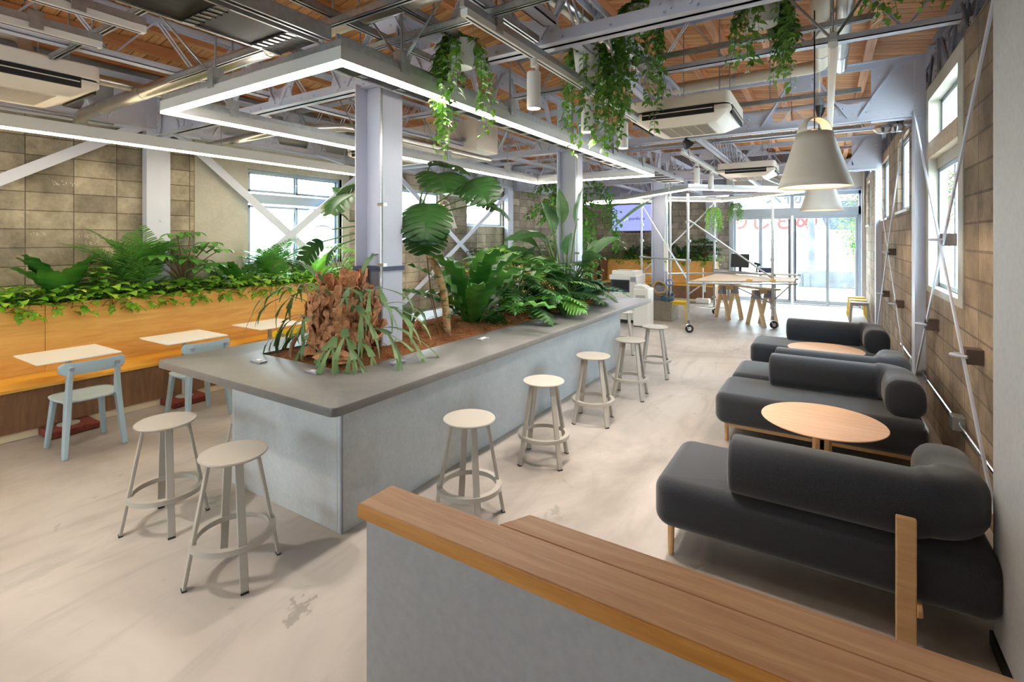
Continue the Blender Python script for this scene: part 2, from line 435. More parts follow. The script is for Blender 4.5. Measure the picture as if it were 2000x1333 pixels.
def truss(name, label, p0, p1, zb, zt, nb, mat, flip=False, cat='truss'):
    """p0,p1 in plan; nb bays of web; riveted angle chords and gusset plates"""
    L = (V(p1) - V(p0)).length; ang = math.atan2(p1[1]-p0[1], p1[0]-p0[0]); h = zt - zb
    r = thing(name, label, cat, (p0[0], p0[1], zb), ang, None, ST)
    def ch(z0, z1, zl):
        m = MB()
        for sy in (-1, 1):
            m.box(0, L, min(sy*.008, sy*.016), max(sy*.008, sy*.016), z0, z1)
            m.box(0, L, min(sy*.008, sy*.07), max(sy*.008, sy*.07), zl, zl+.008)
        n = int(L/.3)
        pts = [(.5+i*.09+(i//3)*.35, -.07+.02, 0) for i in range(0)]
        m.rivets([(.55+i*(L-1.1)/(3*nb)+.05*((i % 3)-1), sy*.016, (z0+z1)/2) for i in range(3*nb) for sy in (-1, 1)][0::2], (0,-1,0), .012)
        return m
    ch(0, .1, 0).build('bottom_chord', mat, r)
    ch(h-.075, h, h-.008).build('top_chord', mat, r)
    st = (L-.2)/nb; w = MB(); lows = []; tops = []
    for i in range(nb):
        a = .1 + i*st; m_ = a + st/2; b_ = a + st
        lows.append(m_)
        if i < nb-1: tops.append(b_)
        w.bar((a+.1,0,h-.05), (m_-.05,0,.06), .012, .06, (0,1,0)); w.bar((a+.1,.02,h-.05), (m_-.05,.02,.06), .04, .008, (0,1,0))
        w.bar((b_-.1,0,h-.05), (m_+.05,0,.06), .012, .06, (0,1,0)); w.bar((b_-.1,.02,h-.05), (m_+.05,.02,.06), .04, .008, (0,1,0))
    w.build('web', mat, r)
    def put(kind, x, z, rot=0):
        key = (kind, mat.name, round(h, 2))
        if key not in GM:
            o = gusset(kind, h).build('gusset_plate', mat, r); GM[key] = o.data
        else:
            o = bpy.data.objects.new('gusset_plate', GM[key]); C.objects.link(o); o.parent = r
        o.location = (x, 0, z); o.rotation_euler = (0, 0, rot)
    put('end', 0, 0); put('end', L, 0, PI)
    for q in lows: put('low', q, 0)
    for q in tops: put('top', q, h)
    return r
for y, lab in ((2.95, 'riveted white steel roof truss nearest the viewer crossing above the pale first column'), (6.66, 'riveted white steel roof truss crossing above the second column'),
               (11.3, 'riveted white steel roof truss crossing above the third column and the scaffold'), (15.7, 'riveted white steel roof truss at the far end above the entrance')):
    truss('roof_truss', lab, (-7.05, y), (.84, y), 3.1, 3.74, 8, M['steel'])
YL = [-2.6, 2.95, 6.66, 11.3, 15.7]
for a, b_, w_ in zip(YL[:-1], YL[1:], ('nearest', 'second', 'third', 'farthest')):
    n = max(4, round((b_-a)/.93))
    truss('lattice_girder', f'{w_} bay of riveted lattice girder on top of the left block wall', (-7.06, a+.06), (-7.06, b_-.06), 3.17, 3.78, n, M['steel'])
    if w_ != 'nearest':
        truss('lattice_girder', f'{w_} bay of riveted lattice girder along the middle column line', (XM, a+.14), (XM, b_-.14), 3.12, 3.74, n, M['steel'])
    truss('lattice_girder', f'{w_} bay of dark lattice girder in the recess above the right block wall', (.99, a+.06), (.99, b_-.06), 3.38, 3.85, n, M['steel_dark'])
# light lattice joists with bent-rod web
def joist(label, p0, p1, zb, zt, step=.3):
    L = (V(p1)-V(p0)).length; ang = math.atan2(p1[1]-p0[1], p1[0]-p0[0]); h = zt-zb
    r = thing('lattice_joist', label, 'joist', (p0[0], p0[1], zb), ang, None, ST)
    m = MB().box(0, L, -.045, .045, 0, .008); m.box(0, L, -.045, -.037, 0, .05); m.box(0, L, .037, .045, 0, .05); m.build('bottom_chord', M['steel'], r)
    m = MB().box(0, L, -.045, .045, h-.008, h); m.box(0, L, -.045, -.037, h-.05, h); m.box(0, L, .037, .045, h-.05, h); m.build('top_chord', M['steel'], r)
    n = max(2, int(L/step)); pts = [(i*L/n, 0, .02 if i % 2 else h-.02) for i in range(n+1)]
    m = MB()
    for sy in (-.022, .022): m.tube([(p[0], sy, p[2]) for p in pts], .0095, 6)
    m.build('web_rod', M['steel'], r); return r
for y, w_ in ((.9, 'first, almost overhead'), (4.85, 'between the first and second roof trusses'), (9.0, 'between the second and third roof trusses'), (13.5, 'between the scaffold and the entrance')):
    joist(f'crosswise lattice joist with bent rod web, {w_}, left half', (-7.0, y), (XM-.1, y), 3.40, 3.84)
    joist(f'crosswise lattice joist with bent rod web, {w_}, right half', (XM+.1, y), (.84, y), 3.42, 3.9)
for x_, w_ in ((-4.6, 'over the white tables'), (-1.5, 'over the counter stools')):
    for a, b_, q in ((-2.5, 2.85, 'nearest bay'), (3.05, 6.56, 'second bay'), (6.76, 11.2, 'third bay'), (11.4, 15.6, 'far bay')):
        joist(f'lengthwise lattice joist {w_}, {q}', (x_, a), (x_, b_), 3.2, 3.62)

# columns ------------------------------------------------------------------------
def hcol(name, label, x, y, z1, b=.25, d=.30, mat=None, web='x'):
    m = MB(); t = .014
    if web == 'x':      # flanges face +-x
        m.box(x-d/2, x-d/2+t, y-b/2, y+b/2, 0, z1); m.box(x+d/2-t, x+d/2, y-b/2, y+b/2, 0, z1); m.box(x-d/2+t, x+d/2-t, y-.006, y+.006, 0, z1)
    else:
        m.box(x-b/2, x+b/2, y-d/2, y-d/2+t, 0, z1); m.box(x-b/2, x+b/2, y+d/2-t, y+d/2, 0, z1); m.box(x-.006, x+.006, y-d/2+t, y+d/2-t, 0, z1)
    return shell(name, m, mat or M['steel'], label, 'column', bevel=.003)
c1 = hcol('column', 'white steel H column rising from the front of the planted counter', -3.18, 2.96, 3.12)
c2 = hcol('column', 'white steel H column at the far part of the planted counter', -3.18, 6.66, 3.12)
c3 = hcol('column', 'white steel H column beside the scaffold and the printer', -3.18, 11.35, 3.12)
for c, y, w_ in ((c1, 2.96, 0), (c2, 6.66, 1)):
    m = MB().tube([(-3.0, y-.14, .96), (-3.0, y-.14, 3.05)], .011, 8); m.build('conduit', M['galv'], c)
    m = MB()
    for z in (1.62, 2.1): m.box(-3.02, -2.95, y-.165, y-.128, z-.012, z+.012)
    m.build('conduit_clip', M['chrome'], c)
m = MB().box(-3.345, -3.015, 2.825, 3.095, 1.565, 1.6); m.build('band', M['navy'], c1)
for y, w_ in ((-2.4, 'behind the viewer'), (2.93, 'between the nearest tables'), (6.85, 'beyond the first bench'), (11.15, 'by the far bench corner')):
    m = MB().box(-7.16, -7.04, y-.13, y+.13, 0, 3.62); m.rivets([(-7.04, y+.02, 2.05), (-7.04, y+.09, 3.2), (-7.04, y-.09, 3.2), (-7.04, y+.09, 3.35), (-7.04, y-.09, 3.35)], (1,0,0), .016)
    shell('column', m, M['steel'], f'flat white steel column on the left block wall {w_}', 'column')
for y, w_ in ((3.55, 'hidden behind the white wall edge'), (6.75, 'beside the near window, behind the sofas'), (11.5, 'between the far windows'), (15.75, 'in the entrance corner')):
    m = MB().box(.79, .88, y-.11, y+.11, 0, 3.75); m.rivets([(.79, y+s*.07, 3.2+.09*i) for s in (-1, 1) for i in range(6)], (-1,0,0), .014)
    shell('column', m, M['steel'], f'white steel column on the right block wall {w_}', 'column')
m = MB().box(-5.35, -5.08, 15.86, 16.0, 0, 3.1); m = MB().box(-3.05, -2.75, 15.84, 16.0, 0, 3.1)
m.rivets([(x_, 15.84, 1.7+.1*i) for x_ in (-2.98, -2.82) for i in range(5)], (0,-1,0), .016)
shell('column', m, M['steel'], 'white steel column on the far block wall left of the entrance', 'column')

# diagonal wall braces --------------------------------------------------------------
def brace(label, x, a, b_, w):
    d = V((0, b_[0]-a[0], b_[1]-a[1])).normalized(); n = V((0, -d.z, d.y)) * w/2
    A, B = V((x, *a)), V((x, *b_)); e = V((.012, 0, 0)); vs = []
    for off in (V((0,0,0)), e): vs += [A-n+off, A+n+off, B+n+off, B-n+off]
    o = MB().add(vs, [(0,1,2,3),(7,6,5,4),(0,4,5,1),(1,5,6,2),(2,6,7,3),(3,7,4,0)]).build('wall_brace', M['steel'])
    return tag(o, label, 'brace', None, ST)
brace('white flat diagonal brace on the left wall rising to the near column', -7.08, (-1.9,-.75+1.0), (2.75,3.2), .11)
brace('white flat diagonal brace falling from the near column across the left window', -7.08, (3.15,3.2), (6.7,.3), .11)
brace('white flat diagonal brace rising across the left window to the second column', -7.065, (3.0,.5), (6.75,3.45), .11)
brace('white flat diagonal brace falling between the two far left windows', -7.08, (6.95,3.15), (11.0,.35), .1)
brace('white flat diagonal brace rising across the farthest left window', -7.065, (6.9,.35), (11.05,3.0), .1)
bl = [('thin white diagonal bar on the right wall rising past the near window to the second column', (3.7,.33), (6.7,3.2), .0), ('thin white diagonal bar on the right wall falling from beside the white wall past the near window', (3.75,3.2), (6.7,.36), .015),
      ('thin white diagonal bar on the right wall falling toward the entrance', (7.1,3.4), (11.0,.2), .0), ('thin white diagonal bar on the right wall rising toward the entrance', (7.1,.08), (11.3,3.05), .015)]
brs = [brace(l, .775+dx, a, b_, .04) for l, a, b_, dx in bl]
def clipblock(par, y, z):
    MB().box(.79, .88, y-.05, y+.05, z-.05, z+.05).build('wood_block', M['brown_block'], par)
    MB().tube([(.795,y-.06,z), (.75,y-.03,z), (.72,y,z), (.75,y+.03,z), (.795,y+.06,z)], .012, 6).build('clamp', M['steel'], par)
clipblock(brs[0], 4.45, 1.045); clipblock(brs[1], 6.0, 1.03); clipblock(brs[0], 5.25, 1.82)
clipblock(brs[2], 9.25, 1.63); clipblock(brs[2], 10.1, .93); clipblock(brs[3], 8.35, .96)

M['sash_alu'] = plain('sash_aluminium', (150,164,176), .4, .2)
# windows --------------------------------------------------------------------------------
def window(name, label, side, y0, y1, z0, z1, trans=None, mull=True, surround=None):
    xf = XL-.09 if side == 'l' else XR+.09; sg = 1 if side == 'l' else -1
    r = thing(name, label, 'window', (xf, (y0+y1)/2, z0), 0, None, ST)
    f = MB(); t = .045; d = .035
    def rect(a, b_, u, w, tt):
        f.box(xf-d, xf+d, a, a+tt, u, w); f.box(xf-d, xf+d, b_-tt, b_, u, w); f.box(xf-d, xf+d, a+tt, b_-tt, u, u+tt); f.box(xf-d, xf+d, a+tt, b_-tt, w-tt, w)
    rect(y0, y1, z0, z1, t)
    lev = [(z0, z1)]
    if trans:
        f.box(xf-d, xf+d+sg*.03, y0, y1, trans[0], trans[1]); lev = [(z0, trans[0]), (trans[1], z1)]
    f.build('window_frame', M['sash_alu'], r, world=True, bevel=.004)
    for u, w in lev:
        ym = (y0+y1)/2
        if mull:
            s = MB()
            for a, b_, dx in ((y0+t, ym+.03, .012), (ym-.03, y1-t, -.012)):
                for q in ((a, a+.035), (b_-.035, b_)): s.box(xf+dx-.01, xf+dx+.01, q[0], q[1], u+.03, w-.03)
                for q in ((u+.03, u+.065), (w-.065, w-.03)): s.box(xf+dx-.01, xf+dx+.01, a, b_, q[0], q[1])
            s.build('sash', M['sash_alu'], r, world=True)
            MB().cyl((xf+sg*.02, ym, (u+w)/2), (xf+sg*.04, ym, (u+w)/2), .018).build('latch', M['chrome'], r, world=True)
        MB().box(xf-.003, xf+.003, y0+t, y1-t, u+.03, w-.03).build('glass_pane', M['glass'], r, world=True)
    if surround:
        s = MB(); X0, X1 = (XL-.13, XL+.012) if side == 'l' else (XR-.012, XR+.14)
        a0, a1, c0, c1_ = surround
        s.box(X0, X1, a0, y0, c0, c1_); s.box(X0, X1, y1, a1, c0, c1_); s.box(X0, X1, y0, y1, c0, z0); s.box(X0, X1, y0, y1, z1, c1_)
        s.build('render_surround', M['render'], r, world=True)
    else:
        X0, X1 = (XL-.1, XL+.03) if side == 'l' else (XR-.03, XR+.1)
        MB().box(X0, X1, y0-.03, y1+.03, z0-.03, z0+.005).build('window_sill', M['white_metal'], r, world=True)
    return r
window('window_1', 'left window nearest the viewer with transom lights and pale render surround', 'l', 4.15, 5.84, 1.42, 2.86, (2.36,2.50), True, (3.42,6.0,.9,3.15))
window('window_2', 'second left window seen just right of the first column', 'l', 6.75, 8.46, 1.75, 2.82, None, False)
window('window_3', 'farthest left window beneath the white suspended air conditioner', 'l', 9.46, 11.0, 2.15, 2.88, None, False)
w4 = thing('window_4', 'near right window with render surround and timber lintel', 'window', (XR+.09, 5.75, 1.3), 0, None, ST)
def rwin(par, y0, y1, z0, z1, xf):
    f = MB(); t = .04
    f.box(xf-.03, xf+.03, y0, y0+t, z0, z1).box(xf-.03, xf+.03, y1-t, y1, z0, z1).box(xf-.03, xf+.03, y0, y1, z0, z0+t).box(xf-.03, xf+.03, y0, y1, z1-t, z1)
    ym = (y0+y1)/2; f.box(xf-.02, xf+.02, ym-.025, ym+.025, z0, z1)
    f.build('window_frame', M['sash_alu'], par, world=True, bevel=.004)
    MB().box(xf-.003, xf+.003, y0+t, y1-t, z0+t, z1-t).build('glass_pane', M['glass'], par, world=True)
rwin(w4, 5.12, 6.42, 1.36, 2.52, XR+.1); rwin(w4, 5.12, 6.42, 2.78, 3.2, XR+.12)
s = MB()
for b4 in ((4.95,5.12,1.3,3.33), (6.42,6.56,1.3,3.33), (5.12,6.42,1.3,1.36), (5.12,6.42,3.2,3.33)): s.box(XR-.01, XR+.14, *b4)
s.box(XR+.06, XR+.14, 5.12, 6.42, 2.52, 2.62)
s.build('render_surround', M['render'], w4, world=True)
MB().box(XR-.015, XR+.14, 5.12, 6.42, 2.62, 2.78).build('timber_lintel', M['board'], w4, world=True, bevel=.006)
window('window_5', 'right window beyond the second wall column', 'r', 7.86, 9.02, 2.2, 3.2, None, True)
window('window_6', 'right window with two sashes before the third wall column', 'r', 10.2, 11.46, 2.17, 3.2, None, True)
window('window_7', 'narrow looking right window nearest the entrance', 'r', 14.3, 15.3, 2.15, 3.2, None, True)
for i, (a, b_, u, w) in enumerate(BW):
    r = thing(f'window_{8+i}', f'unseen window added behind the viewer for soft fill light, {"left" if i == 0 else "middle"} one', 'window', ((a+b_)/2, YB-.08, u), 0, None, ST)
    f = MB().box(a, a+.05, YB-.11, YB-.05, u, w).box(b_-.05, b_, YB-.11, YB-.05, u, w).box(a, b_, YB-.11, YB-.05, u, u+.05).box(a, b_, YB-.11, YB-.05, w-.05, w)
    f.build('window_frame', M['white_metal'], r, world=True)
    MB().box(a+.05, b_-.05, YB-.083, YB-.077, u+.05, w-.05).build('glass_pane', M['glass'], r, world=True)

# glazed entrance -------------------------------------------------------------------------
M['alu'] = plain('blue_grey_aluminium', (172,182,192), .35, .3)
d = thing('door_1', 'glazed aluminium entrance with transom lights at the far end', 'door', (-.8, YF, 0), 0, None, ST)
fr = MB(); ya, yb = YF-.06, YF+.06
for x0, x1 in ((-2.42,-2.30), (.74,.86)): fr.box(x0, x1, ya, yb, 0, 3.15)
fr.box(-2.42, .86, ya, yb, 3.0, 3.15); fr.box(-2.42, .86, ya, yb, 2.46, 2.68)
fr.box(-.83, -.74, ya, yb, 2.68, 3.0)
fr.box(-2.42, .86, ya, yb, 0, .015)
fr.build('door_frame', M['alu'], d, world=True, bevel=.004)
for x0, x1, lab in ((-2.30,-1.56,0), (-1.6,-.80,1), (-.76,.08,1), (.02,.74,0)):
    yy = YF + (.03 if lab == 0 else -.025); m = MB(); e = .07
    for q in ((x0, x0+e), (x1-e, x1)): m.box(q[0], q[1], yy-.02, yy+.02, .02, 2.46)
    m.box(x0+e, x1-e, yy-.02, yy+.02, .02, .13).box(x0+e, x1-e, yy-.02, yy+.02, 2.38, 2.46)
    leaf = m.build('door_leaf', M['alu'], d, world=True, bevel=.003)
    MB().box(x0+e, x1-e, yy-.004, yy+.004, .13, 2.38).build('glass_pane', M['glass'], leaf, world=True)
    if lab: MB().cyl((-.86 if x0 < -1 else -.70, yy-.06, .1), (-.86 if x0 < -1 else -.70, yy-.06, 2.36), .016).build('pull_bar', M['rubber'], d, world=True)
for x0, x1 in ((-2.3,-.83), (-.74,.74)): MB().box(x0, x1, YF-.004, YF+.004, 2.68, 3.0).build('transom_glass', M['glass'], d, world=True)
m = MB()
m.prism([(-2.45,3.15),(.84,3.15),(.84,3.5),(.76,3.6),(-2.45,3.6)], 'y', YF-.35, YF-.02)
tag(m.build('shutter_box', M['beige_wall'], bevel=.03), 'pale grey roller shutter box above the entrance', 'shutter box', None, ST)
tag(MB().tube([(-2.4,15.6,3.66), (.7,15.6,3.66), (.82,15.6,3.6), (.84,15.6,3.5), (.84,15.7,.6)], .02, 8).build('conduit_pipe', M['white_metal'], smooth=True), 'white conduit running round the shutter box corner beside the entrance', 'conduit')

# outside --------------------------------------------------------------------------------
M['asphalt'] = mortar_mat('pale_ground', (196,194,190), (216,214,208), .9, .5)
M['conc_out'] = mortar_mat('weathered_concrete', (58,60,62), (92,93,94), .9, 1.4)
M['shop'] = plain('pale_shop_wall', (140,140,136), .8)
M['sign_white'] = plain('sign_white', (150,148,144), .6)
M['sign_red'] = plain('sign_red', (170,24,16), .6)
M['sign_ink'] = plain('sign_ink', (26,36,50), .6)
M['dark_roof'] = plain('dark_blue_canopy', (34,44,58), .7)
M['shop_glass'] = plain('shop_glass', (88,98,104), .3)
M['corr'] = plain('white_corrugated', (236,240,242), .6)
shell('ground', MB().box(-40, 40, YF+.1, 60, -.25, -.02), M['asphalt'], 'bright pale forecourt outside the entrance', 'ground')
shell('ground_side', MB().box(XR+.32, 30, -10, YF+.1, -.25, -.02), M['asphalt'], 'pale ground outside the right wall', 'ground')
shell('ground_left', MB().box(-30, XL-.32, -10, YF+.1, -.25, -.02), M['asphalt'], 'pale ground outside the left wall', 'ground')
m = MB().box(-9.3, -9.2, 1, 14, 0, 2.9)
for z in (1.75, 2.55): m.box(-9.2, -9.17, 1, 14, z, z+.05)
tag(m.build('corrugated_fence', M['corr']), 'white corrugated fence outside the left windows', 'fence')
w_ = MB().box(-.9, 2.6, 22.0, 22.35, -.02, .62).box(-.7, -.5, 21.9, 22.0, -.02, .5)
tag(w_.build('retaining_wall', M['conc_out'], bevel=.03), 'low stained concrete wall across the forecourt', 'low wall')
shop = thing('shop_building', 'pale shop across the road with red and dark lettering on its sign', 'building', (-5, 32, 0))
MB().box(-12, -.2, 32, 36, 0, 5.6).build('shop_wall', M['shop'], shop, world=True)
MB().box(-12, -.6, 31.8, 32.0, 2.2, 6.0).build('sign_board', M['sign_white'], shop, world=True)
for x0, x1, z0, z1 in ((-8.8,-7.8,.3,2.2), (-6.4,-4.6,1.3,2.2), (-3.6,-2.9,.2,2.1), (-1.7,-1.0,.2,2.1)):
    MB().box(x0, x1, 31.95, 32.02, z0, z1).build('shop_window', M['shop_glass'], shop, world=True)
def text(s, name, mat, par, loc, size, rx=PI/2, ext=.004, al='LEFT', rot=0):
    cu = bpy.data.curves.new(name, 'FONT'); cu.body = s; cu.size = size; cu.extrude = ext; cu.offset = .02*size if 'sign' in name else .004*size; cu.align_x = al
    to = bpy.data.objects.new(name, cu); C.objects.link(to); bpy.context.view_layer.update()
    me = bpy.data.meshes.new_from_object(to.evaluated_get(bpy.context.evaluated_depsgraph_get()))
    bpy.data.objects.remove(to); bpy.data.curves.remove(cu)
    o = bpy.data.objects.new(name, me); C.objects.link(o); me.materials.clear(); me.materials.append(mat)
    if par is not None:
        o.parent = par; L = par.location; loc = (loc[0]-L.x, loc[1]-L.y, loc[2]-L.z)
    o.location = loc; o.rotation_euler = (rx, 0, rot); return o
text('のしもめ', 'sign_lettering', M['sign_red'], shop, (-4.9, 31.78, 2.42), 1.15)
text('ース物', 'sign_lettering', M['sign_ink'], shop, (-3.9, 31.78, 3.85), .95)
can = MB().prism([(0,0),(1.6,0),(2.6,1.5),(-.6,1.5)], 'y', 31.0, 33.5)
o = can.build('house_roof', M['dark_roof']); o.location = (.1, 0, 2.3)
tag(o, 'dark blue grey roof beyond the bushes outside the entrance', 'roof')
MB_pole = MB().cyl((0,0,0), (0,0,7), .16, .13, 12)
o = MB_pole.build('utility_pole', M['conc_out'], smooth=True); o.location = (-.55, 27.5, -.02); tag(o, 'pale utility pole in front of the shop, seen just right of the door handles', 'pole')
o = MB().cyl((0,0,0), (0,0,5), .09, .09, 10).build('utility_pole', M['conc_out'], smooth=True); o.location = (2.2, 29, -.02); tag(o, 'thin pale pole among the bushes, seen through the right door', 'pole')
g = thing('guard_post', 'black and yellow striped guard board leaning by the concrete wall outside', 'guard', (2.15,21.6,0))
mm = MB().bar((2.05,21.6,0), (2.35,21.8,.75), .12, .03); mm.build('board', M['yellow'], g, world=True)
for i in range(4):
    a = V((2.05,21.6,0)).lerp(V((2.35,21.8,.75)), .12+.23*i); MB().bar(a, a+V((.035,.015,.1)), .124, .036).build('stripe', M['black'], g, world=True)
# ------------------------------------------------------------------ furniture
# planted counter
ct = thing('planter_counter', 'long grey mortar counter with a planted trough, in the middle of the room', 'counter', (-3.15, 4.4, 0))
BX0, BX1, BY0, BY1 = -3.76, -2.53, 2.05, 7.0
b = MB().box(BX0, BX0+.04, BY0, BY1, 0, .9).box(BX1-.04, BX1, BY0, BY1, 0, .9).box(BX0+.0405, BX1-.0405, BY0, BY0+.04, 0, .9).box(BX0+.0405, BX1-.0405, BY1-.04, BY1, 0, .9)
b.build('counter_body', M['counter_body'], ct, world=True, bevel=.003)
MB().box(BX1-.012, BX1+.0015, BY0-.0015, BY0+.012, 0, .9).build('corner_bead', M['steel_dark'], ct, world=True)
TX0, TX1, TY0, TY1 = -4.12, -2.16, 1.70, 7.3; HX0, HX1, HY0, HY1 = -3.67, -2.70, 2.22, 6.92
m = MB(); o_ = [(TX0,TY0),(TX1,TY0),(TX1,TY1),(TX0,TY1)]; h_ = [(HX0,HY0),(HX1,HY0),(HX1,HY1),(HX0,HY1)]
bm = bmesh.new()
def rounded(c, r, n=5):
    x0, y0, x1, y1 = c; out = []
    for cx, cy, a in ((x1-r, y0+r, -90), (x1-r, y1-r, 0), (x0+r, y1-r, 90), (x0+r, y0+r, 180)):
        for i in range(n+1): q = rad(a + 90*i/n); out.append((cx + r*math.cos(q), cy + r*math.sin(q)))
    return out
ro = rounded((TX0,TY0,TX1,TY1), .045)
zt_, zb_ = .945, .895; n_ = len(ro)
vs = []; fs = []
inn = []
for (x, y) in ro:
    inn.append((min(max(x, HX0), HX1), min(max(y, HY0), HY1)))
for z, ring, ins in ((zb_, ro, 0), (zb_+.008, ro, -1), (zt_-.012, ro, -1), (zt_-.003, ro, .3), (zt_, ro, 1)):
    for (x, y) in ring:
        cx, cy = (TX0+TX1)/2, (TY0+TY1)/2; k = .008*max(ins, 0)
        vs.append((x - math.copysign(k, x-cx), y - math.copysign(k, y-cy), z))
for lv in range(4):
    for i in range(n_):
        j = (i+1) % n_; fs.append((lv*n_+i, lv*n_+j, (lv+1)*n_+j, (lv+1)*n_+i))
base = len(vs)
for z in (zt_, zb_):
    for (x, y) in inn: vs.append((x, y, z))
for i in range(n_):
    j = (i+1) % n_
    fs.append((4*n_+i, 4*n_+j, base+j, base+i)); fs.append((j, i, base+n_+i, base+n_+j)); fs.append((base+i, base+j, base+n_+j, base+n_+i))
MB().add(vs, fs).build('countertop', M['counter_top'], ct, world=True, smooth=True, angle=30)
for (x, y, rz) in ((-3.43,2.06,1), (-2.85,2.09,1), (-2.57,2.57,0), (-2.54,3.57,0), (-2.54,4.54,0), (-2.54,5.56,0), (-3.9,3.3,0)):
    w_, l_ = (.095, .045) if rz else (.04, .095)
    p = MB().box(x-w_/2*1.25, x+w_/2*1.25, y-l_/2*1.25, y+l_/2*1.25, zt_, zt_+.012).build('outlet_plate', M['steel_dark'], ct, world=True, bevel=.003)
    MB().box(x-w_*.25, x+w_*.25, y-l_*.3, y+l_*.3, zt_+.012, zt_+.017).build('outlet_socket', M['white'], p, world=True)
# coconut fibre
random.seed(3)
m = MB(); nx, ny = 22, 96
def fib(x, y):
    u = (x-HX0)/(HX1-HX0)*2-1; v = min(y-HY0, HY1-y)
    e = min(1, (1-abs(u))*2.2) * min(1, v*4)
    return .925 + .05*e + .028*math.sin(x*9+y*4.3)*math.cos(y*5.7-x*3) * e + random.uniform(-.012,.014)
vs = [(HX0+(HX1-HX0)*i/nx, HY0+(HY1-HY0)*j/ny, fib(HX0+(HX1-HX0)*i/nx, HY0+(HY1-HY0)*j/ny)) for j in range(ny+1) for i in range(nx+1)]
fs = [(j*(nx+1)+i, j*(nx+1)+i+1, (j+1)*(nx+1)+i+1, (j+1)*(nx+1)+i) for j in range(ny) for i in range(nx)]
m.add(vs, fs)
for _ in range(900):
    x = random.uniform(HX0+.03, HX1-.03); y = random.uniform(HY0+.03, HY1-.05); z = fib(x, y)
    a = random.uniform(0, 6.3); l = random.uniform(.03, .1); c_, s_ = math.cos(a), math.sin(a); w2 = random.uniform(-.05, .05)
    p = [(x, y, z-.004), (x+c_*l*.5-s_*w2, y+s_*l*.5+c_*w2, z+random.uniform(.006,.03)), (x+c_*l, y+s_*l, z-.002)]
    if HX0 < p[2][0] < HX1 and HY0 < p[2][1] < HY1: m.tube(p, .0022, 3, False)
tag(m.build('coconut_fibre', M['fibre'], smooth='all'), 'brown coconut fibre mulch filling the counter trough', 'mulch', None, 'stuff')

# bar stools -----------------------------------------------------------------------
def make_stool():
    r = thing('bar_stool', 'stool', 'stool')
    m = MB().lathe([(0,.632),(.13,.634),(.163,.642),(.171,.650),(.168,.656),(.155,.656),(.08,.651),(0,.650)], n=36)
    m.build('seat', M['greige'], r, smooth=True, angle=60)
    m = MB(); ring = []
    for i in range(41): q = 2*PI*i/40; ring.append((math.cos(q), math.sin(q)))
    prof = [(.176,.20),(.212,.20),(.212,.23),(.176,.23),(.176,.20)]
    m.lathe(prof, n=44); m.build('footrest_ring', M['greige'], r, smooth=True)
    for k in range(4):
        a = PI/4 + k*PI/2; c_, s_ = math.cos(a), math.sin(a)
        p0 = V((c_*.118, s_*.118, .638)); p1 = V((c_*.232, s_*.232, .008))
        lg = MB().bar(p0, p1, .042, .018, (c_, s_, 0)).build('leg', M['greige'], r, bevel=.004)
        MB().box(-.02, .02, -.02, .02, 0, .008).build('foot', M['rubber'], lg).location = p1 - V((0,0,.008))
        lg.children[0].rotation_euler = (0, 0, a); lg.children[0].scale = (.55, .95, 1)
    return r
stool = make_stool()
STOOLS = [((-2.755,1.51), .50, 'greige bar stool nearest the viewer, at the short end of the counter'), ((-3.60,1.54), .50, 'greige bar stool at the short end of the counter, left of the nearest stool'),
 ((-1.975,2.62), .10, 'greige bar stool on the long side, first one behind the wood-capped low partition'), ((-1.975,3.64), .30, 'greige bar stool on the long side, second from the wood-capped low partition'),
 ((-1.975,4.68), .22, 'greige bar stool on the long side, third from the wood-capped low partition'), ((-1.92,5.64), .15, 'greige bar stool on the long side, fourth from the wood-capped low partition'),
 ((-1.93,6.66), .2, 'greige bar stool on the long side, the last one before the scaffold'), ((-4.40,2.62), .4, 'greige bar stool half hidden behind the left corner of the counter top'),
 ((-2.75,7.72), .3, 'greige bar stool at the far short end of the counter, in front of the printer'), ((-4.42,4.35), .3, 'greige bar stool on the left long side of the counter behind the staghorn fern')]
for i, ((x, y), a, lab) in enumerate(STOOLS):
    if i == 0: o = stool; o.location = (x, y, 0); o.rotation_euler = (0, 0, a); o['label'] = lab; o['group'] = 'bar stools around the counter'
    else: dup(stool, (x, y, 0), a, lab, 'bar stools around the counter')

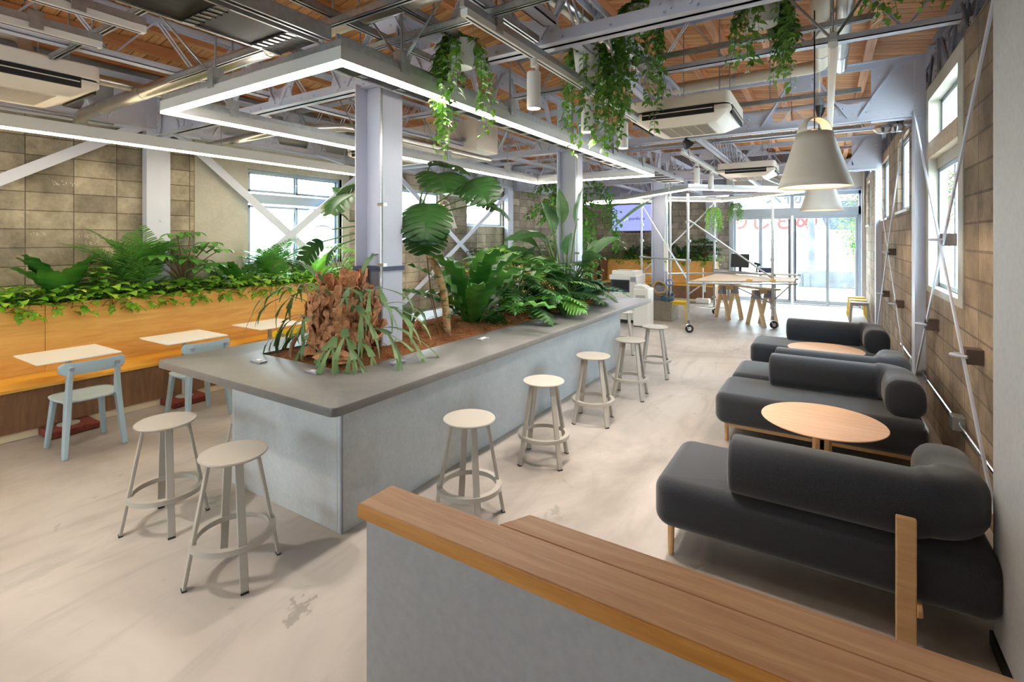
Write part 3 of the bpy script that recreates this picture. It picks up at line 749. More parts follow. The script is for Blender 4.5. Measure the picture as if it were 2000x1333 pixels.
# planter benches --------------------------------------------------------------------
def bench(label, x0, x1, y0, y1, axis):
    """bench along the left wall (axis y) or the far wall (axis x)"""
    r = thing('planter_bench', label, 'bench', ((x0+x1)/2, (y0+y1)/2, 0))
    def B(name, mat, u0, u1, v0, v1, z0, z1, par=r, bev=.003):
        m = MB()
        if axis == 'y': m.box(u0, u1, v0, v1, z0, z1)
        else: m.box(v0, v1, u0, u1, z0, z1)
        return m.build(name, mat, par, world=True, bevel=bev)
    return r, B
def full_bench(label, front, wall, v0, v1, axis, joints, dark=None):
    d = 1 if wall > front else -1
    r, B = bench(label, *( (min(front,wall), max(front,wall), v0, v1) if axis == 'y' else (v0, v1, min(front,wall), max(front,wall)) ), axis)
    def q(a): return front + d*a
    def bb(name, mat, a, b_, v0_, v1_, z0, z1, bev=.003): return B(name, mat, min(q(a),q(b_)), max(q(a),q(b_)), v0_, v1_, z0, z1, r, bev)
    bb('plinth', M['cream'], .05, .1, v0, v1, 0, .075); bb('base', M['brown_ply'], .03, .6, v0, v1, .075, .445)
    bb('seat', M['seat_ply'], 0, .6, v0, v1, .445, .475)
    js = [v0] + joints + [v1]
    for a, b_ in zip(js[:-1], js[1:]): bb('backrest', M['orange_ply'], .585, .61, a+.0015, b_-.0015, .475, 1.16)
    bb('planter_back', M['soil'], .61, .62, v0, v1, .5, 1.10, 0)
    bb('planter_soil', M['soil'], .62, abs(wall-front)-.06, v0+.02, v1-.02, .9, 1.09, 0)
    for a, b_ in ((v0, v0+.025), (v1-.025, v1)): bb('end_panel', M['brown_ply'], .03, abs(wall-front)-.04, a, b_, .475, 1.158)
    return r
full_bench('long orange plywood planter bench along the left wall, nearest', -6.15, -6.985, -2.6, 6.2, 'y', [-.1, 1.78, 4.3])
full_bench('orange plywood planter bench in the far left corner beyond a gap', -6.15, -6.985, 8.85, 15.0, 'y', [10.9, 13.0])
full_bench('orange plywood planter bench under the television on the far wall', 15.02, 15.80, -6.1, -2.66, 'x', [-4.6, -3.6])

# bistro tables -----------------------------------------------------------------------
def make_table():
    r = thing('bistro_table', 't', 'table')
    MB().prism(rounded((-.325,-.31,.325,.31), .012, 3), 'z', .724, .735).build('tabletop', M['table_white'], r, bevel=.003)
    MB().box(-.2,.2,-.02,.02,.712,.724).build('top_bracket', M['greige'], r)
    MB().cyl((0,0,.078), (0,0,.714), .024, .024, 18).build('stem', M['greige'], r, smooth=True)
    MB().lathe([(0,.068),(.085,.068),(.085,.074),(.06,.078),(0,.079)], n=28).build('base_disc', M['greige'], r, smooth=True)
    MB().box(-.13,.17,-.19,.19,0,.068).build('brick_slab', M['brick_red'], r, bevel=.016, seg=3)
    return r
T = make_table()
TT = [((-6.1,1.78), 'white square bistro table on a red slab, nearest one along the orange bench'), ((-6.07,2.78), 'white square bistro table on a red slab, second along the orange bench'),
      ((-6.05,3.78), 'white square bistro table third along the orange bench, left of the staghorn fern'), ((-6.05,4.82), 'white square bistro table fourth along the bench, mostly hidden behind the staghorn fern')]
for i, ((x, y), lab) in enumerate(TT):
    if i == 0: T.location = (x, y, 0); T['label'] = lab; T['group'] = 'bistro tables at the planter bench'
    else: dup(T, (x, y, 0), 0, lab, 'bistro tables at the planter bench')

# plastic side chairs -------------------------------------------------------------------
def make_chair(mat, label, name='side_chair'):
    """faces -x; back towards +x"""
    r = thing(name, label, 'chair')
    # seat: rounded dished pad
    vs = []; fs = []; nu, nv = 14, 14
    def sq(u, v):   # disc to squircle
        a = math.atan2(v, u); rr = max(abs(u), abs(v))
        k = (abs(math.cos(a))**3.2 + abs(math.sin(a))**3.2) ** (-1/3.2)
        return rr*k*math.cos(a), rr*k*math.sin(a), rr
    top = []; 
    for layer in (0, 1):
        for j in range(nv+1):
            for i in range(nu+1):
                x, y, rr = sq(i/nu*2-1, j/nv*2-1)
                X = x*.215; Y = y*.225*(1 - .06*x)
                z = .462 - .016*(1-rr**2)*1.2 if layer == 0 else .445 - .02*(1-rr**3)
                if layer == 1: X *= .97; Y *= .97
                vs.append((X, Y, z))
    n1 = (nu+1)*(nv+1)
    for layer in (0, 1):
        for j in range(nv):
            for i in range(nu):
                a = layer*n1 + j*(nu+1)+i; q = (a, a+1, a+nu+2, a+nu+1); fs.append(q if layer == 0 else q[::-1])
    for i in range(nu):
        fs.append((i, n1+i, n1+i+1, i+1)); a = nv*(nu+1)+i; fs.append((a, a+1, n1+a+1, n1+a))
    for j in range(nv):
        a = j*(nu+1); fs.append((a, a+nu+1, n1+a+nu+1, n1+a)); a += nu; fs.append((a, n1+a, n1+a+nu+1, a+nu+1))
    MB().add(vs, fs).build('seat', mat, r, smooth='all')
    def leg(pts, ws, hs):
        m = MB(); pts = [V(p) for p in pts]; vs = []
        for p, w, h in zip(pts, ws, hs): vs += [p+V((-h/2,-w/2,0)), p+V((h/2,-w/2,0)), p+V((h/2,w/2,0)), p+V((-h/2,w/2,0))]
        fs = [(3,2,1,0)]
        for i in range(len(pts)-1):
            for k in range(4): a = i*4+k; b_ = i*4+(k+1) % 4; fs.append((a, b_, b_+4, a+4))
        e = 4*(len(pts)-1); fs.append((e, e+1, e+2, e+3))
        return m.add(vs, fs).build('leg', mat, r, bevel=.009, seg=3)
    for s in (-1, 1):
        leg([(-.205,s*.205,0),(-.185,s*.182,.25),(-.165,s*.165,.44)], [.034,.038,.04], [.048,.058,.066])
        leg([(.235,s*.21,0),(.205,s*.19,.25),(.185,s*.175,.44),(.19,s*.168,.58),(.215,s*.16,.755)], [.036,.04,.042,.038,.032], [.052,.064,.074,.056,.034])
    for s in (-1, 1): MB().box(-.165,.185,min(s*.172,s*.155),max(s*.172,s*.155),.415,.445).build('seat_rail', mat, r, bevel=.004)
    # curved backrest
    vs = []; fs = []; n = 20; prof = []
    for k in range(10):
        q = 2*PI*k/10; prof.append((.011*math.copysign(abs(math.cos(q))**.6, math.cos(q)), .052*math.copysign(abs(math.sin(q))**.7, math.sin(q))))
    for i in range(n+1):
        t = i/n*2-1; y = t*.232; x = .232 - .065*t*t; e = min(1, (1-abs(t))*9+.25) ** .5
        for px, pz in prof: vs.append((x+px-.12*pz*0, y, .735 + pz*e + .02*pz*0))
    for i in range(n):
        for k in range(10): k2 = (k+1) % 10; fs.append((i*10+k, i*10+k2, (i+1)*10+k2, (i+1)*10+k))
    fs.append(tuple(range(9,-1,-1))); fs.append(tuple(n*10+k for k in range(10)))
    bk = MB().add(vs, fs).build('backrest', mat, r, smooth=True, angle=50)
    for s in (-1, 1): MB().cyl((.205,s*.16,.735),(.236,s*.16,.735),.018).build('hinge', M['steel_dark'], bk)
    return r
ch = make_chair(M['blue_chair'], 'pale blue plastic chair drawn up to the nearest bistro table')
ch.location = (-5.55, 1.735, 0); ch['group'] = 'plastic chairs'
for x, y, rz, lab in ((-5.5,2.65,0,'pale blue plastic chair at the second bistro table, partly behind the counter'),
                      (-5.5,7.75,2.4,'pale blue plastic chair seen through the plants beyond the first column'),
                      (-5.45,4.72,0,'pale blue plastic chair at the fourth bistro table behind the staghorn fern')):
    dup(ch, (x, y, 0), rz, lab, 'plastic chairs')
cy = make_chair(M['yellow_chair'], 'yellow plastic chair at the third bistro table behind the fern'); cy.location = (-5.46, 3.58, 0); cy['group'] = 'plastic chairs'
# round wooden table in the gap
def make_round(label, R, H, name='round_table'):
    r = thing(name, label, 'table')
    MB().lathe([(0,H-.03),(R-.06,H-.03),(R-.012,H-.012),(R,H-.004),(R-.003,H),(0,H)], n=56).build('tabletop', M['oak_top'], r, smooth=True, angle=25)
    m = MB()
    for a in (0, PI/2): m.bar((-.035*math.cos(a), -.035*math.sin(a), H-.06), (-.035*math.cos(a), -.035*math.sin(a), .03), .05, .03).bar((.035*math.cos(a), .035*math.sin(a), H-.06), (.035*math.cos(a), .035*math.sin(a), .03), .05, .03)
    m.box(-.05,.05,-.05,.05,.02,H-.05)
    m.build('stem', M['oak'], r, bevel=.012, seg=3)
    m = MB().box(-.2,.2,-.035,.035,H-.07,H-.03).box(-.035,.035,-.2,.2,H-.07,H-.03); m.build('top_brace', M['oak'], r, bevel=.006)
    m = MB().bar((-R*.66,0,.02),(R*.66,0,.02),.06,.04).bar((0,-R*.66,.02),(0,R*.66,.02),.06,.04); m.build('base', M['oak'], r, bevel=.012)
    return r
t1 = make_round('round oak pedestal table between the two nearest sofas', .39, .53); t1.location = (-.02, 4.21, 0); t1['group'] = 'round oak tables'
dup(t1, (.0, 6.93, 0), 0, 'round oak pedestal table between the two farther sofas', 'round oak tables')
gt = make_round('round wooden table in the gap between the left benches, seen through the plants', .35, .72); gt.location = (-5.7, 7.15, 0)

# sofas ------------------------------------------------------------------------------------
def pad(x0, x1, y0, y1, z0, z1, r, rc, n=6, m_=6):
    """soft slab: plan corners radius rc, edges radius r"""
    vs = []; fs = []; prof = []
    for i in range(m_+1): q = -PI/2 + PI/2*i/m_; prof.append((r*(1-math.cos(q)), z0 + r + r*math.sin(q)))
    for i in range(m_+1): q = PI/2*i/m_; prof.append((r*(1-math.cos(q)), z1 - r + r*math.sin(q)))
    for ins, z in prof:
        for p in rounded((x0+ins, y0+ins, x1-ins, y1-ins), max(rc-ins, .02), n): vs.append((p[0], p[1], z))
    k = len(rounded((0,0,1,1), .1, n))
    for l in range(len(prof)-1):
        for i in range(k): j = (i+1) % k; fs.append((l*k+i, l*k+j, (l+1)*k+j, (l+1)*k+i))
    fs.append(tuple(range(k-1,-1,-1))); e = (len(prof)-1)*k; fs.append(tuple(e+i for i in range(k)))
    return MB().add(vs, fs)
def sweep(path, w, h, r, n=4):
    """rounded-rectangle section swept along a plan path (z0 given in path)"""
    sec = []
    for cx, cz, a in ((w/2-r, -h/2+r, -90), (w/2-r, h/2-r*1.25, 0), (-w/2+r, h/2-r*1.25, 90), (-w/2+r, -h/2+r, 180)):
        rr = r
        for i in range(n+1): q = rad(a+90*i/n); sec.append((cx+rr*math.cos(q), cz+rr*math.sin(q)*(1.25 if a in (0,90) and math.sin(q)>0 else 1)))
    pts = [V(p) for p in path]; K = len(sec); vs = []; fs = []
    for i, p in enumerate(pts):
        t = (pts[min(i+1,len(pts)-1)] - pts[max(i-1,0)]).normalized(); sd = V((t.y, -t.x, 0))
        for a, c_ in sec: vs.append(p + sd*a + V((0,0,c_)))
    ends = [(0, -1), (len(pts)-1, 1)]
    for i in range(len(pts)-1):
        for k in range(K): k2 = (k+1) % K; fs.append((i*K+k, i*K+k2, (i+1)*K+k2, (i+1)*K+k))
    for e, sgn in ends:
        t = (pts[1]-pts[0]).normalized() if e == 0 else (pts[-1]-pts[-2]).normalized()
        prev = [e*K+k for k in range(K)]
        for f_, adv in ((.9,.018), (.72,.03), (.4,.038)):
            o = len(vs); c_ = pts[e]; sd = V((t.y, -t.x, 0))
            for a, b_ in sec: vs.append(c_ + sd*(a*(1-(1-f_)*.35*1.0) if f_ > .8 else a*f_*1.06) + V((0,0,b_*(1-(1-f_)*.35) if f_ > .8 else b_*f_*1.06)) + t*sgn*adv)
            for k in range(K): k2 = (k+1) % K; q = (prev[k], prev[k2], o+k2, o+k); fs.append(q)
            prev = [o+k for k in range(K)]
        fs.append(tuple(prev))
    return MB().add(vs, fs)
def make_sofa():
    """local: x from -.75 (open end) to .75 (wall end), y from 0 (back) to .74 (front)"""
    r = thing('sofa', 's', 'sofa')
    pad(-.79, .72, .0, .74, .17, .445, .075, .10).build('seat', M['sofa'], r, smooth='all')
    path = [(-.36,.135,.585), (-.1,.135,.585), (.2,.135,.585), (.42,.135,.585)]
    for i in range(1, 9): q = rad(-90 + 90*i/9); path.append((.42+.165*math.cos(q), .30+.165*math.sin(q), .60))
    path += [(.585,.33,.585), (.585,.46,.585), (.585,.60,.585)]
    sweep(path, .26, .29, .095, 5).build('backrest', M['sofa'], r, smooth='all')
    for x, y in ((-.70,.08), (-.70,.62), (.64,.62)):
        MB().cyl((x,y,0),(x,y,.19),.017,.02,12).build('leg', M['oak'], r, smooth=True)
    MB().box(-.70,.66,.60,.632,.125,.165).build('front_rail', M['oak'], r, bevel=.004)
    MB().box(-.66,.60,.34,.40,.12,.17).build('center_rail', M['oak'], r, bevel=.004)
    MB().box(.33,.405,-.04,-.008,0,.575).build('back_post', M['oak'], r, bevel=.006)
    MB().cyl((.405,-.024,.175),(.425,-.024,.175),.035,.03,14).build('post_peg', M['oak'], r, bevel=.003)
    MB().box(.345,.39,-.008,.10,.12,.17).build('post_link', M['oak'], r)
    return r
sf = make_sofa(); SG = 'charcoal sofas along the right wall'
sf.location = (-.06, 2.87, 0); sf['label'] = 'charcoal L-backed sofa nearest the viewer, its oak post facing the low partition'; sf['group'] = SG
def mirror_sofa(y, lab):
    c = copy_tree(sf); c.location = (-.06, y, 0); c.scale = (1, -1, 1); c['label'] = lab; c['group'] = SG; return c
mirror_sofa(5.50, 'charcoal L-backed sofa facing the viewer behind the nearer round table')
dup(sf, (-.04, 5.56, 0), 0, 'charcoal L-backed sofa standing back to back behind the second sofa', SG)
mirror_sofa(8.0, 'charcoal L-backed sofa farthest from the viewer, behind the farther round table')

# low partition in front ------------------------------------------------------------------------
lp = thing('low_partition', 'grey low partition with a wide stepped wooden cap in the foreground', 'partition', (-.3, 1.2, 0))
MB().prism([(-1.22,1.085),(.64,1.085),(.64,1.28),(-.74,1.28),(-.80,1.195),(-1.22,1.195)], 'z', 0, .955).build('panel', M['grey_panel'], lp, world=True)
MB().prism([(-1.238,1.071),(.64,1.071),(.64,1.2085),(-1.236,1.2085)], 'z', .955, 1.0).build('front_cap', M['cap_wood'], lp, world=True, bevel=.004)
MB().prism([(-.803,1.2095),(.64,1.2095),(.64,1.302),(-.752,1.302)], 'z', .956, .9995).build('rear_cap', M['cap_wood'], lp, world=True, bevel=.004)
MB().box(-1.24,.64,1.066,1.0712,.956,.999).build('edge_band', M['cap_edge'], lp, world=True, bevel=.002)
MB().box(-1.19,.6,.80,1.085,.40,.44).build('ledge', M['cap_wood'], lp, world=True, bevel=.004)
# ------------------------------------------------------------------ overhead fittings
def led_profile(r, pts, closed, z, w=.05, h=.07):
    """mitred aluminium rail with a glowing underside; pts plan corners"""
    P = [V((p[0], p[1], 0)) for p in pts]; n = len(P)
    def ring(off):
        out = []
        for i in range(n):
            a = (P[i]-P[i-1]).normalized(); b_ = (P[(i+1) % n]-P[i]).normalized(); na = V((-a.y, a.x, 0)); nb = V((-b_.y, b_.x, 0)); m_ = (na+nb).normalized()
            out.append(P[i] + m_ * (off / m_.dot(na)))
        return out
    def fr_(o0, o1, z0, z1):
        A, B = ring(o0), ring(o1); vs = [(p.x,p.y,z0) for p in A]+[(p.x,p.y,z0) for p in B]+[(p.x,p.y,z1) for p in B]+[(p.x,p.y,z1) for p in A]; fs = []
        for i in range(n):
            j_ = (i+1) % n
            for l in range(4): k = (l+1) % 4; fs.append((l*n+i, l*n+j_, k*n+j_, k*n+i))
        return MB().add(vs, fs)
    fr_(-w/2, w/2, z+.008, z+h+.008).build('housing', M['alu_rail'], r, world=True)
    fr_(-w*.45, w*.45, z-.010, z+.0079).build('diffuser', M['led'], r, world=True)
    fr_(-.016, .016, z+h+.0085, z+h+.05).build('strut_rail', M['galv'], r, world=True)
M['alu_rail'] = plain('satin_aluminium', (204,203,200), .4, .15)
def rods(r, pts, z0, z1, rr=.0075, name='hanging_rod'):
    for x, y in pts:
        MB().cyl((x,y,z0),(x,y,z1),rr,rr,6).build(name, M['zinc'], r, world=True)
        m = MB().box(x-.032,x+.032,y-.035,y+.035,z0-.06,z0+.07); m.build('rod_clamp', M['galv'], r, world=True)
ZL = 2.74
l1 = thing('linear_light', 'glowing rectangular LED rail hung over the planted counter', 'light', (-3.1, 4.4, ZL))
led_profile(l1, [(-4.03,1.72),(-2.12,1.72),(-2.12,7.2),(-4.03,7.2)], True, ZL)
rods(l1, [(-2.12,2.15),(-2.12,3.35),(-2.12,4.5),(-2.12,5.6),(-2.12,6.7),(-4.03,2.2),(-4.03,3.5),(-4.03,4.9),(-4.03,6.3),(-3.35,1.72)], ZL+.12, 3.95)
for p, q in (((-2.12,2.15,2.86),(-2.55,2.15,3.4)), ((-2.12,2.15,2.86),(-1.8,2.3,3.4)), ((-4.03,2.2,2.86),(-4.6,2.0,3.6)), ((-3.35,1.72,2.86),(-3.65,1.5,3.3)), ((-2.12,4.5,2.86),(-1.6,4.6,3.5)), ((-4.03,3.5,2.86),(-4.5,3.5,3.5))):
    sb = MB().cyl(p, q, .006, .006, 6).build('sway_brace', M['zinc'], l1, world=True)
    a = V(p).lerp(V(q), .12); b_ = V(p).lerp(V(q), .28)
    MB().bar(a, b_, .03, .008).build('turnbuckle', M['zinc'], sb, world=True)
l2 = thing('linear_light', 'glowing square LED rail turned cornerwise on top of the scaffold', 'light', (-2.2, 11.38, ZL))
led_profile(l2, [(-2.15,9.58),(-.38,11.32),(-2.15,13.15),(-3.98,11.42)], True, ZL, .05, .05)
rods(l2, [(-2.6,10.05),(-1.5,10.25),(-.9,12.0),(-3.5,11.9)], ZL+.1, 3.9)
l3 = thing('linear_light', 'long white light channel with a glowing lower edge along the left wall', 'light', (-6.1, 1.5, 2.8))
MB().box(-6.14,-6.06,-2.5,5.7,2.81,2.925).build('housing', M['white_metal'], l3, world=True, bevel=.003)
MB().box(-6.13,-6.07,-2.49,5.69,2.795,2.812).build('diffuser', M['led_warm'], l3, world=True)
for y in (.3, 2.95, 5.2): MB().bar((-6.1,y,2.9),(-7.05,y,3.2),.04,.03).build('bracket', M['steel'], l3, world=True)
for y in (-1,1.2,3.2,5): MB().cyl((-6.1,y,2.92),(-6.1,y,3.9),.006,.006,6).build('hanging_rod', M['zinc'], l3, world=True)

# cable tray -------------------------------------------------------------------------
M['mesh'] = plain('black_mesh', (40,40,40), .6)
def mesh_mat():
    m, nt, b = newmat('expanded_mesh'); out = nt.nodes['Material Output']
    b.inputs['Base Color'].default_value = srgb((46,45,43)); b.inputs['Roughness'].default_value = .5; b.inputs['Metallic'].default_value = .5
    c = nt.nodes.new('ShaderNodeTexBrick'); c.offset = .5; setin(c, Scale=1.0, Mortar_Size=.0022, Brick_Width=.012, Row_Height=.008, Mortar_Smooth=0)
    nt.links.new(worldpos(nt), c.inputs['Vector'])
    t = nt.nodes.new('ShaderNodeBsdfTransparent'); mx = nt.nodes.new('ShaderNodeMixShader')
    nt.links.new(c.outputs[1], mx.inputs[0]); nt.links.new(t.outputs[0], mx.inputs[1]); nt.links.new(b.outputs[0], mx.inputs[2]); nt.links.new(mx.outputs[0], out.inputs['Surface']); return m
M['exmesh'] = mesh_mat()
def tray(label, x0, x1, y0, y1, z, step=.34, cables=True):
    r = thing('cable_tray', label, 'cable tray', ((x0+x1)/2, (y0+y1)/2, z))
    for x in (x0, x1): MB().box(x-.006,x+.006,y0,y1,z,z+.06).build('side_rail', M['galv'], r, world=True)
    y = y0+.1
    while y < y1:
        rg = MB().box(x0,x1,y-.025,y+.025,z-.003,z+.004).build('rung', M['galv'], r, world=True)
        for i in range(6 if y < 3.2 else 0):
            x = x0+.04+(x1-x0-.08)*i/5; MB().bar((x,y-.034,z-.006),(x+.012,y+.034,z-.006),.006,.005).build('cable_tie', M['black'], rg, world=True)
        y += step
    MB().box(x0+.01,x1-.01,y0,y1,z+.008,z+.011).build('mesh_floor', M['exmesh'], r, world=True)
    if cables:
        for i in range(4): MB().tube([(x0+.06+.06*i,y0,z+.02),(x0+.07+.06*i,(y0+y1)/2,z+.02),(x0+.05+.06*i,y1,z+.02)],.009,5).build('cable', M['black'], r, world=True)
    return r
tray('galvanised cable tray with black mesh running overhead toward the counter light', -2.60, -2.27, -.6, 1.69, 2.86)
tray('galvanised cable tray running inside the right rail of the counter light', -2.56, -2.2, 1.75, 9.4, 2.86)
def strut(label, p0, p1, w=.041, h=.041):
    a, b_ = V(p0), V(p1); t = (b_-a).normalized(); sd = t.cross(V((0,0,1))).normalized()
    m = MB(); up = V((0,0,1))
    for s_ in (-1, 1): m.bar(a+sd*s_*(w/2-.0015), b_+sd*s_*(w/2-.0015), .003, h)
    m.bar(a+up*(h/2-.0015), b_+up*(h/2-.0015), w, .003)
    for s_ in (-1, 1): m.bar(a+sd*s_*(w/2-.006)-up*(h/2-.0015), b_+sd*s_*(w/2-.006)-up*(h/2-.0015), .012, .003)
    return tag(m.build('strut_channel', M['galv']), label, 'strut', 'galvanised struts under the trusses')
strut('galvanised channel beside the mesh cable tray, running to the light corner', (-2.2,-.6,2.9), (-2.2,1.7,2.9), .05, .075)
strut('galvanised channel crossing overhead just before the first column', (-4.4,2.28,3.08), (.5,2.28,3.08))
strut('galvanised channel crossing overhead nearest the viewer', (-4.4,1.9,3.08), (-.6,1.9,3.08))
strut('short galvanised channel above the corner of the counter light', (-2.0,1.2,3.13), (-2.0,2.55,3.13))
strut('short galvanised channel left of the hanging vine nearest the column', (-2.42,1.4,3.13), (-2.42,2.8,3.13))
strut('short galvanised channel right of the first column above the track', (-1.6,1.2,3.13), (-1.6,2.85,3.13))
strut('galvanised channel crossing between the second vine and the air conditioner', (-1.9,4.4,3.42), (.3,4.4,3.42))
strut('galvanised channel right behind the near air conditioner', (-2.1,6.0,3.3), (.3,6.0,3.3))
strut('galvanised channel carrying the left ceiling tracks', (-6.3,1.35,3.2), (-3.0,1.35,3.2))
strut('galvanised channel above the left air conditioner', (-6.3,.6,3.32), (-3.2,.6,3.32))
strut('galvanised channel crossing over the far stools', (-2.9,8.0,3.3), (.4,8.0,3.3))
strut('galvanised channel above the scaffold light', (-3.6,10.4,3.2), (-.3,10.4,3.2))
random.seed(21)
for i, (x, y, z0) in enumerate(((-2.0,2.3,3.1),(-1.6,2.3,3.1),(-.9,2.28,3.1),(-2.42,1.9,3.1),(-3.3,1.9,3.1),(-1.2,4.4,3.42),(-.2,4.4,3.42),(-1.4,6.0,3.3),(-.5,6.0,3.3),(-5.6,1.35,3.2),(-4.2,1.35,3.2),(-4.9,3.32,3.06),(-4.6,.6,3.32),(-1.3,8,3.3),(-.4,8,3.3),(-2.6,10.4,3.2),(-1,10.4,3.2))):
    tag(MB().cyl((x,y,z0),(x,y,roof_z(x)-.02),.006,.006,6).build('threaded_rod', M['zinc']), 'thin zinc threaded rod holding a ceiling channel from the roof', 'rod', 'threaded rods from the roof')

# lighting tracks and spots ------------------------------------------------------------------
def track(label, x, y0, y1, z, z1=3.9):
    r = thing('lighting_track', label, 'track', (x, (y0+y1)/2, z))
    MB().box(x-.022,x+.022,y0,y1,z,z+.04).build('track_rail', M['white_metal'], r, world=True, bevel=.002)
    MB().box(x-.006,x+.006,y0+.02,y1-.02,z-.001,z+.001).build('track_slot', M['dark'], r, world=True)
    MB().box(x-.016,x+.016,y0-.02,y1,z+.04,z+.085).build('strut_rail', M['galv'], r, world=True)
    n = max(2, int((y1-y0)/1.1)); 
    for i in range(n):
        y = y0+.3+(y1-y0-.6)*i/max(1,n-1)
        MB().cyl((x,y,z+.06),(x,y,z1),.006,.006,6).build('hanging_rod', M['zinc'], r, world=True)
        MB().box(x-.028,x+.028,y-.03,y+.03,z+.01,z+.11).build('rod_clamp', M['galv'], r, world=True)
    return r
track('white lighting track with three spots running past the hanging vines', -1.58, 2.05, 4.85, 2.98)
track('white lighting track overhead at left, the nearer of two by the air conditioner', -3.24, -2, 1.28, 2.98)
track('white lighting track overhead at left, the one close to the air conditioner', -3.72, -2, 1.24, 2.98)
track('white lighting track with two spots before the scaffold light', -1.65, 7.0, 9.6, 2.98)
def make_spot():
    r = thing('spot_light', 's', 'spotlight')
    MB().cyl((0,0,-.02),(0,0,.03),.022,.022,14).build('adapter', M['white_metal'], r, smooth=True)
    MB().box(.018,.03,-.012,.012,-.15,-.01).build('arm', M['white_metal'], r)
    MB().lathe([(.042,-.29),(.045,-.288),(.045,-.06),(.041,-.055),(0,-.055)], n=26).build('barrel', M['white_metal'], r, smooth=True)
    MB().lathe([(0,-.283),(.041,-.285)], n=22).build('lens', M['spot_glow'], r)
    return r
sp = make_spot(); SPOTS = [(-1.58,2.78,'white cylinder spotlight nearest on the track beside the hanging vines'), (-1.58,3.62,'white cylinder spotlight half covered by the second hanging vine'), (-1.58,4.45,'white cylinder spotlight at the far end of the vine track'),
  (-3.72,.62,'white cylinder spotlight at the upper left corner above the air conditioner'), (-1.65,7.9,'white cylinder spotlight, left of the pair before the scaffold'), (-1.65,9.0,'white cylinder spotlight, right of the pair before the scaffold'), (-3.24,-.6,'white cylinder spotlight on the near left track, above the viewer')]
for i, (x, y, lab) in enumerate(SPOTS):
    if i == 0: sp.location = (x, y, 2.95); sp['label'] = lab; sp['group'] = 'track spotlights'
    else: dup(sp, (x, y, 2.95), 0, lab, 'track spotlights')
# unlit batten over the sofas
bt = thing('linear_batten', 'slim white linear batten on a galvanised rail above the sofas', 'light', (.04, 6, 3.0))
MB().box(.015,.065,3.62,8.2,3.0,3.035).build('housing', M['white_metal'], bt, world=True, bevel=.002)
MB().box(.026,.054,3.64,8.18,2.994,3.001).build('diffuser', M['lampshade'], bt, world=True)
MB().box(.02,.06,3.58,8.2,3.035,3.075).build('strut_rail', M['galv'], bt, world=True)
for y in (3.66, 5.2, 6.8): MB().cyl((.04,y,3.06),(.04,y,3.95),.006,.006,6).build('hanging_rod', M['zinc'], bt, world=True)
for p, q in (((.02,3.66,3.08),(-.32,3.9,3.62)), ((.06,3.66,3.08),(.36,3.9,3.62))): MB().cyl(p, q, .009, .009, 6).build('sway_brace', M['zinc'], bt, world=True)

# air conditioners ---------------------------------------------------------------------------
def make_ac():
    r = thing('air_conditioner', 'ac', 'air conditioner'); h = .475
    def frus(a0, a1, z0, z1, rc0, rc1):
        n = 6; A = rounded((-a0,-a0,a0,a0), rc0, n); B = rounded((-a1,-a1,a1,a1), rc1, n); k = len(A)
        vs = [(x,y,z0) for x, y in A]+[(x,y,z1) for x, y in B]
        return MB().add(vs, [tuple(range(k-1,-1,-1)), tuple(range(k,2*k))]+[(i,(i+1)%k,k+(i+1)%k,k+i) for i in range(k)])
    frus(.475, .475, .105, .22, .07, .07).build('casing', M['ac'], r, bevel=.012, seg=3)
    frus(.462, .462, .088, .106, .06, .06).build('shadow_gap', M['dark'], r)
    m = frus(.33, .475, -.03, .05, .05, .07); m.build('lower_casing', M['ac'], r, bevel=.012, seg=3)
    frus(.475, .475, .05, .09, .07, .07).build('air_ring', M['ac'], r, bevel=.006)
    gr = MB().box(-.25,.25,-.25,.25,-.036,-.029); gr.build('intake_grille', M['ac_grille'], r, bevel=.003)
    sl = MB()
    for i in range(34): y = -.235+.47*i/33; sl.box(-.235,-.125,y-.0035,y+.0035,-.0375,-.0355).box(-.115,-.005,y-.0035,y+.0035,-.0375,-.0355).box(.005,.115,y-.0035,y+.0035,-.0375,-.0355).box(.125,.235,y-.0035,y+.0035,-.0375,-.0355)
    sl.build('grille_slot', M['ac_slot'], r)
    for k in range(4):
        a = k*PI/2; c_, s_ = math.cos(a), math.sin(a)
        m = MB().box(-.34,.34,-.479,-.46,.022,.104); o = m.build('air_outlet', M['dark'], r); o.rotation_euler = (0,0,a)
        m = MB().bar((-.33,-.475,.066),(.33,-.475,.066),.03,.006); q = m.build('louver', M['ac'], o)
    for x in (-.36,.36):
        for y in (-.3,.3): MB().cyl((x,y,.2),(x,y,.95),.006,.006,6).build('hanging_rod', M['zinc'], r)
    return r
M['ac_slot'] = plain('grille_dark', (164,154,142), .7)
ac = make_ac(); AG = 'suspended air conditioners'
ac.location = (-5.42, 1.18, 2.99); ac['label'] = 'beige white suspended air conditioner at the top left, over the bench'; ac['group'] = AG
dup(ac, (-1.22, 5.42, 2.99), 0, 'beige white suspended air conditioner beside the hanging vines at right', AG)
dup(ac, (-1.22, 10.3, 2.99), 0, 'white suspended air conditioner above the scaffold, left of the big pendant', AG)
dup(ac, (-5.45, 5.35, 2.99), 0, 'white suspended air conditioner just left of the first column', AG)
wa = thing('air_conditioner', 'long white ceiling-hung air conditioner above the far left window', 'air conditioner', (-6.75, 9.1, 2.7))
m = MB().prism([(-7.1,3.05),(-7.1,2.82),(-6.95,2.76),(-6.5,2.86),(-6.4,2.95),(-6.42,3.05)], 'y', 8.35, 9.85); m.build('casing', M['white'], wa, world=True, bevel=.02, seg=3)
m = MB().bar((-6.44,8.5,2.9),(-6.44,9.7,2.9),.02,.05); m.build('air_outlet', M['ac_slot'], wa, world=True)
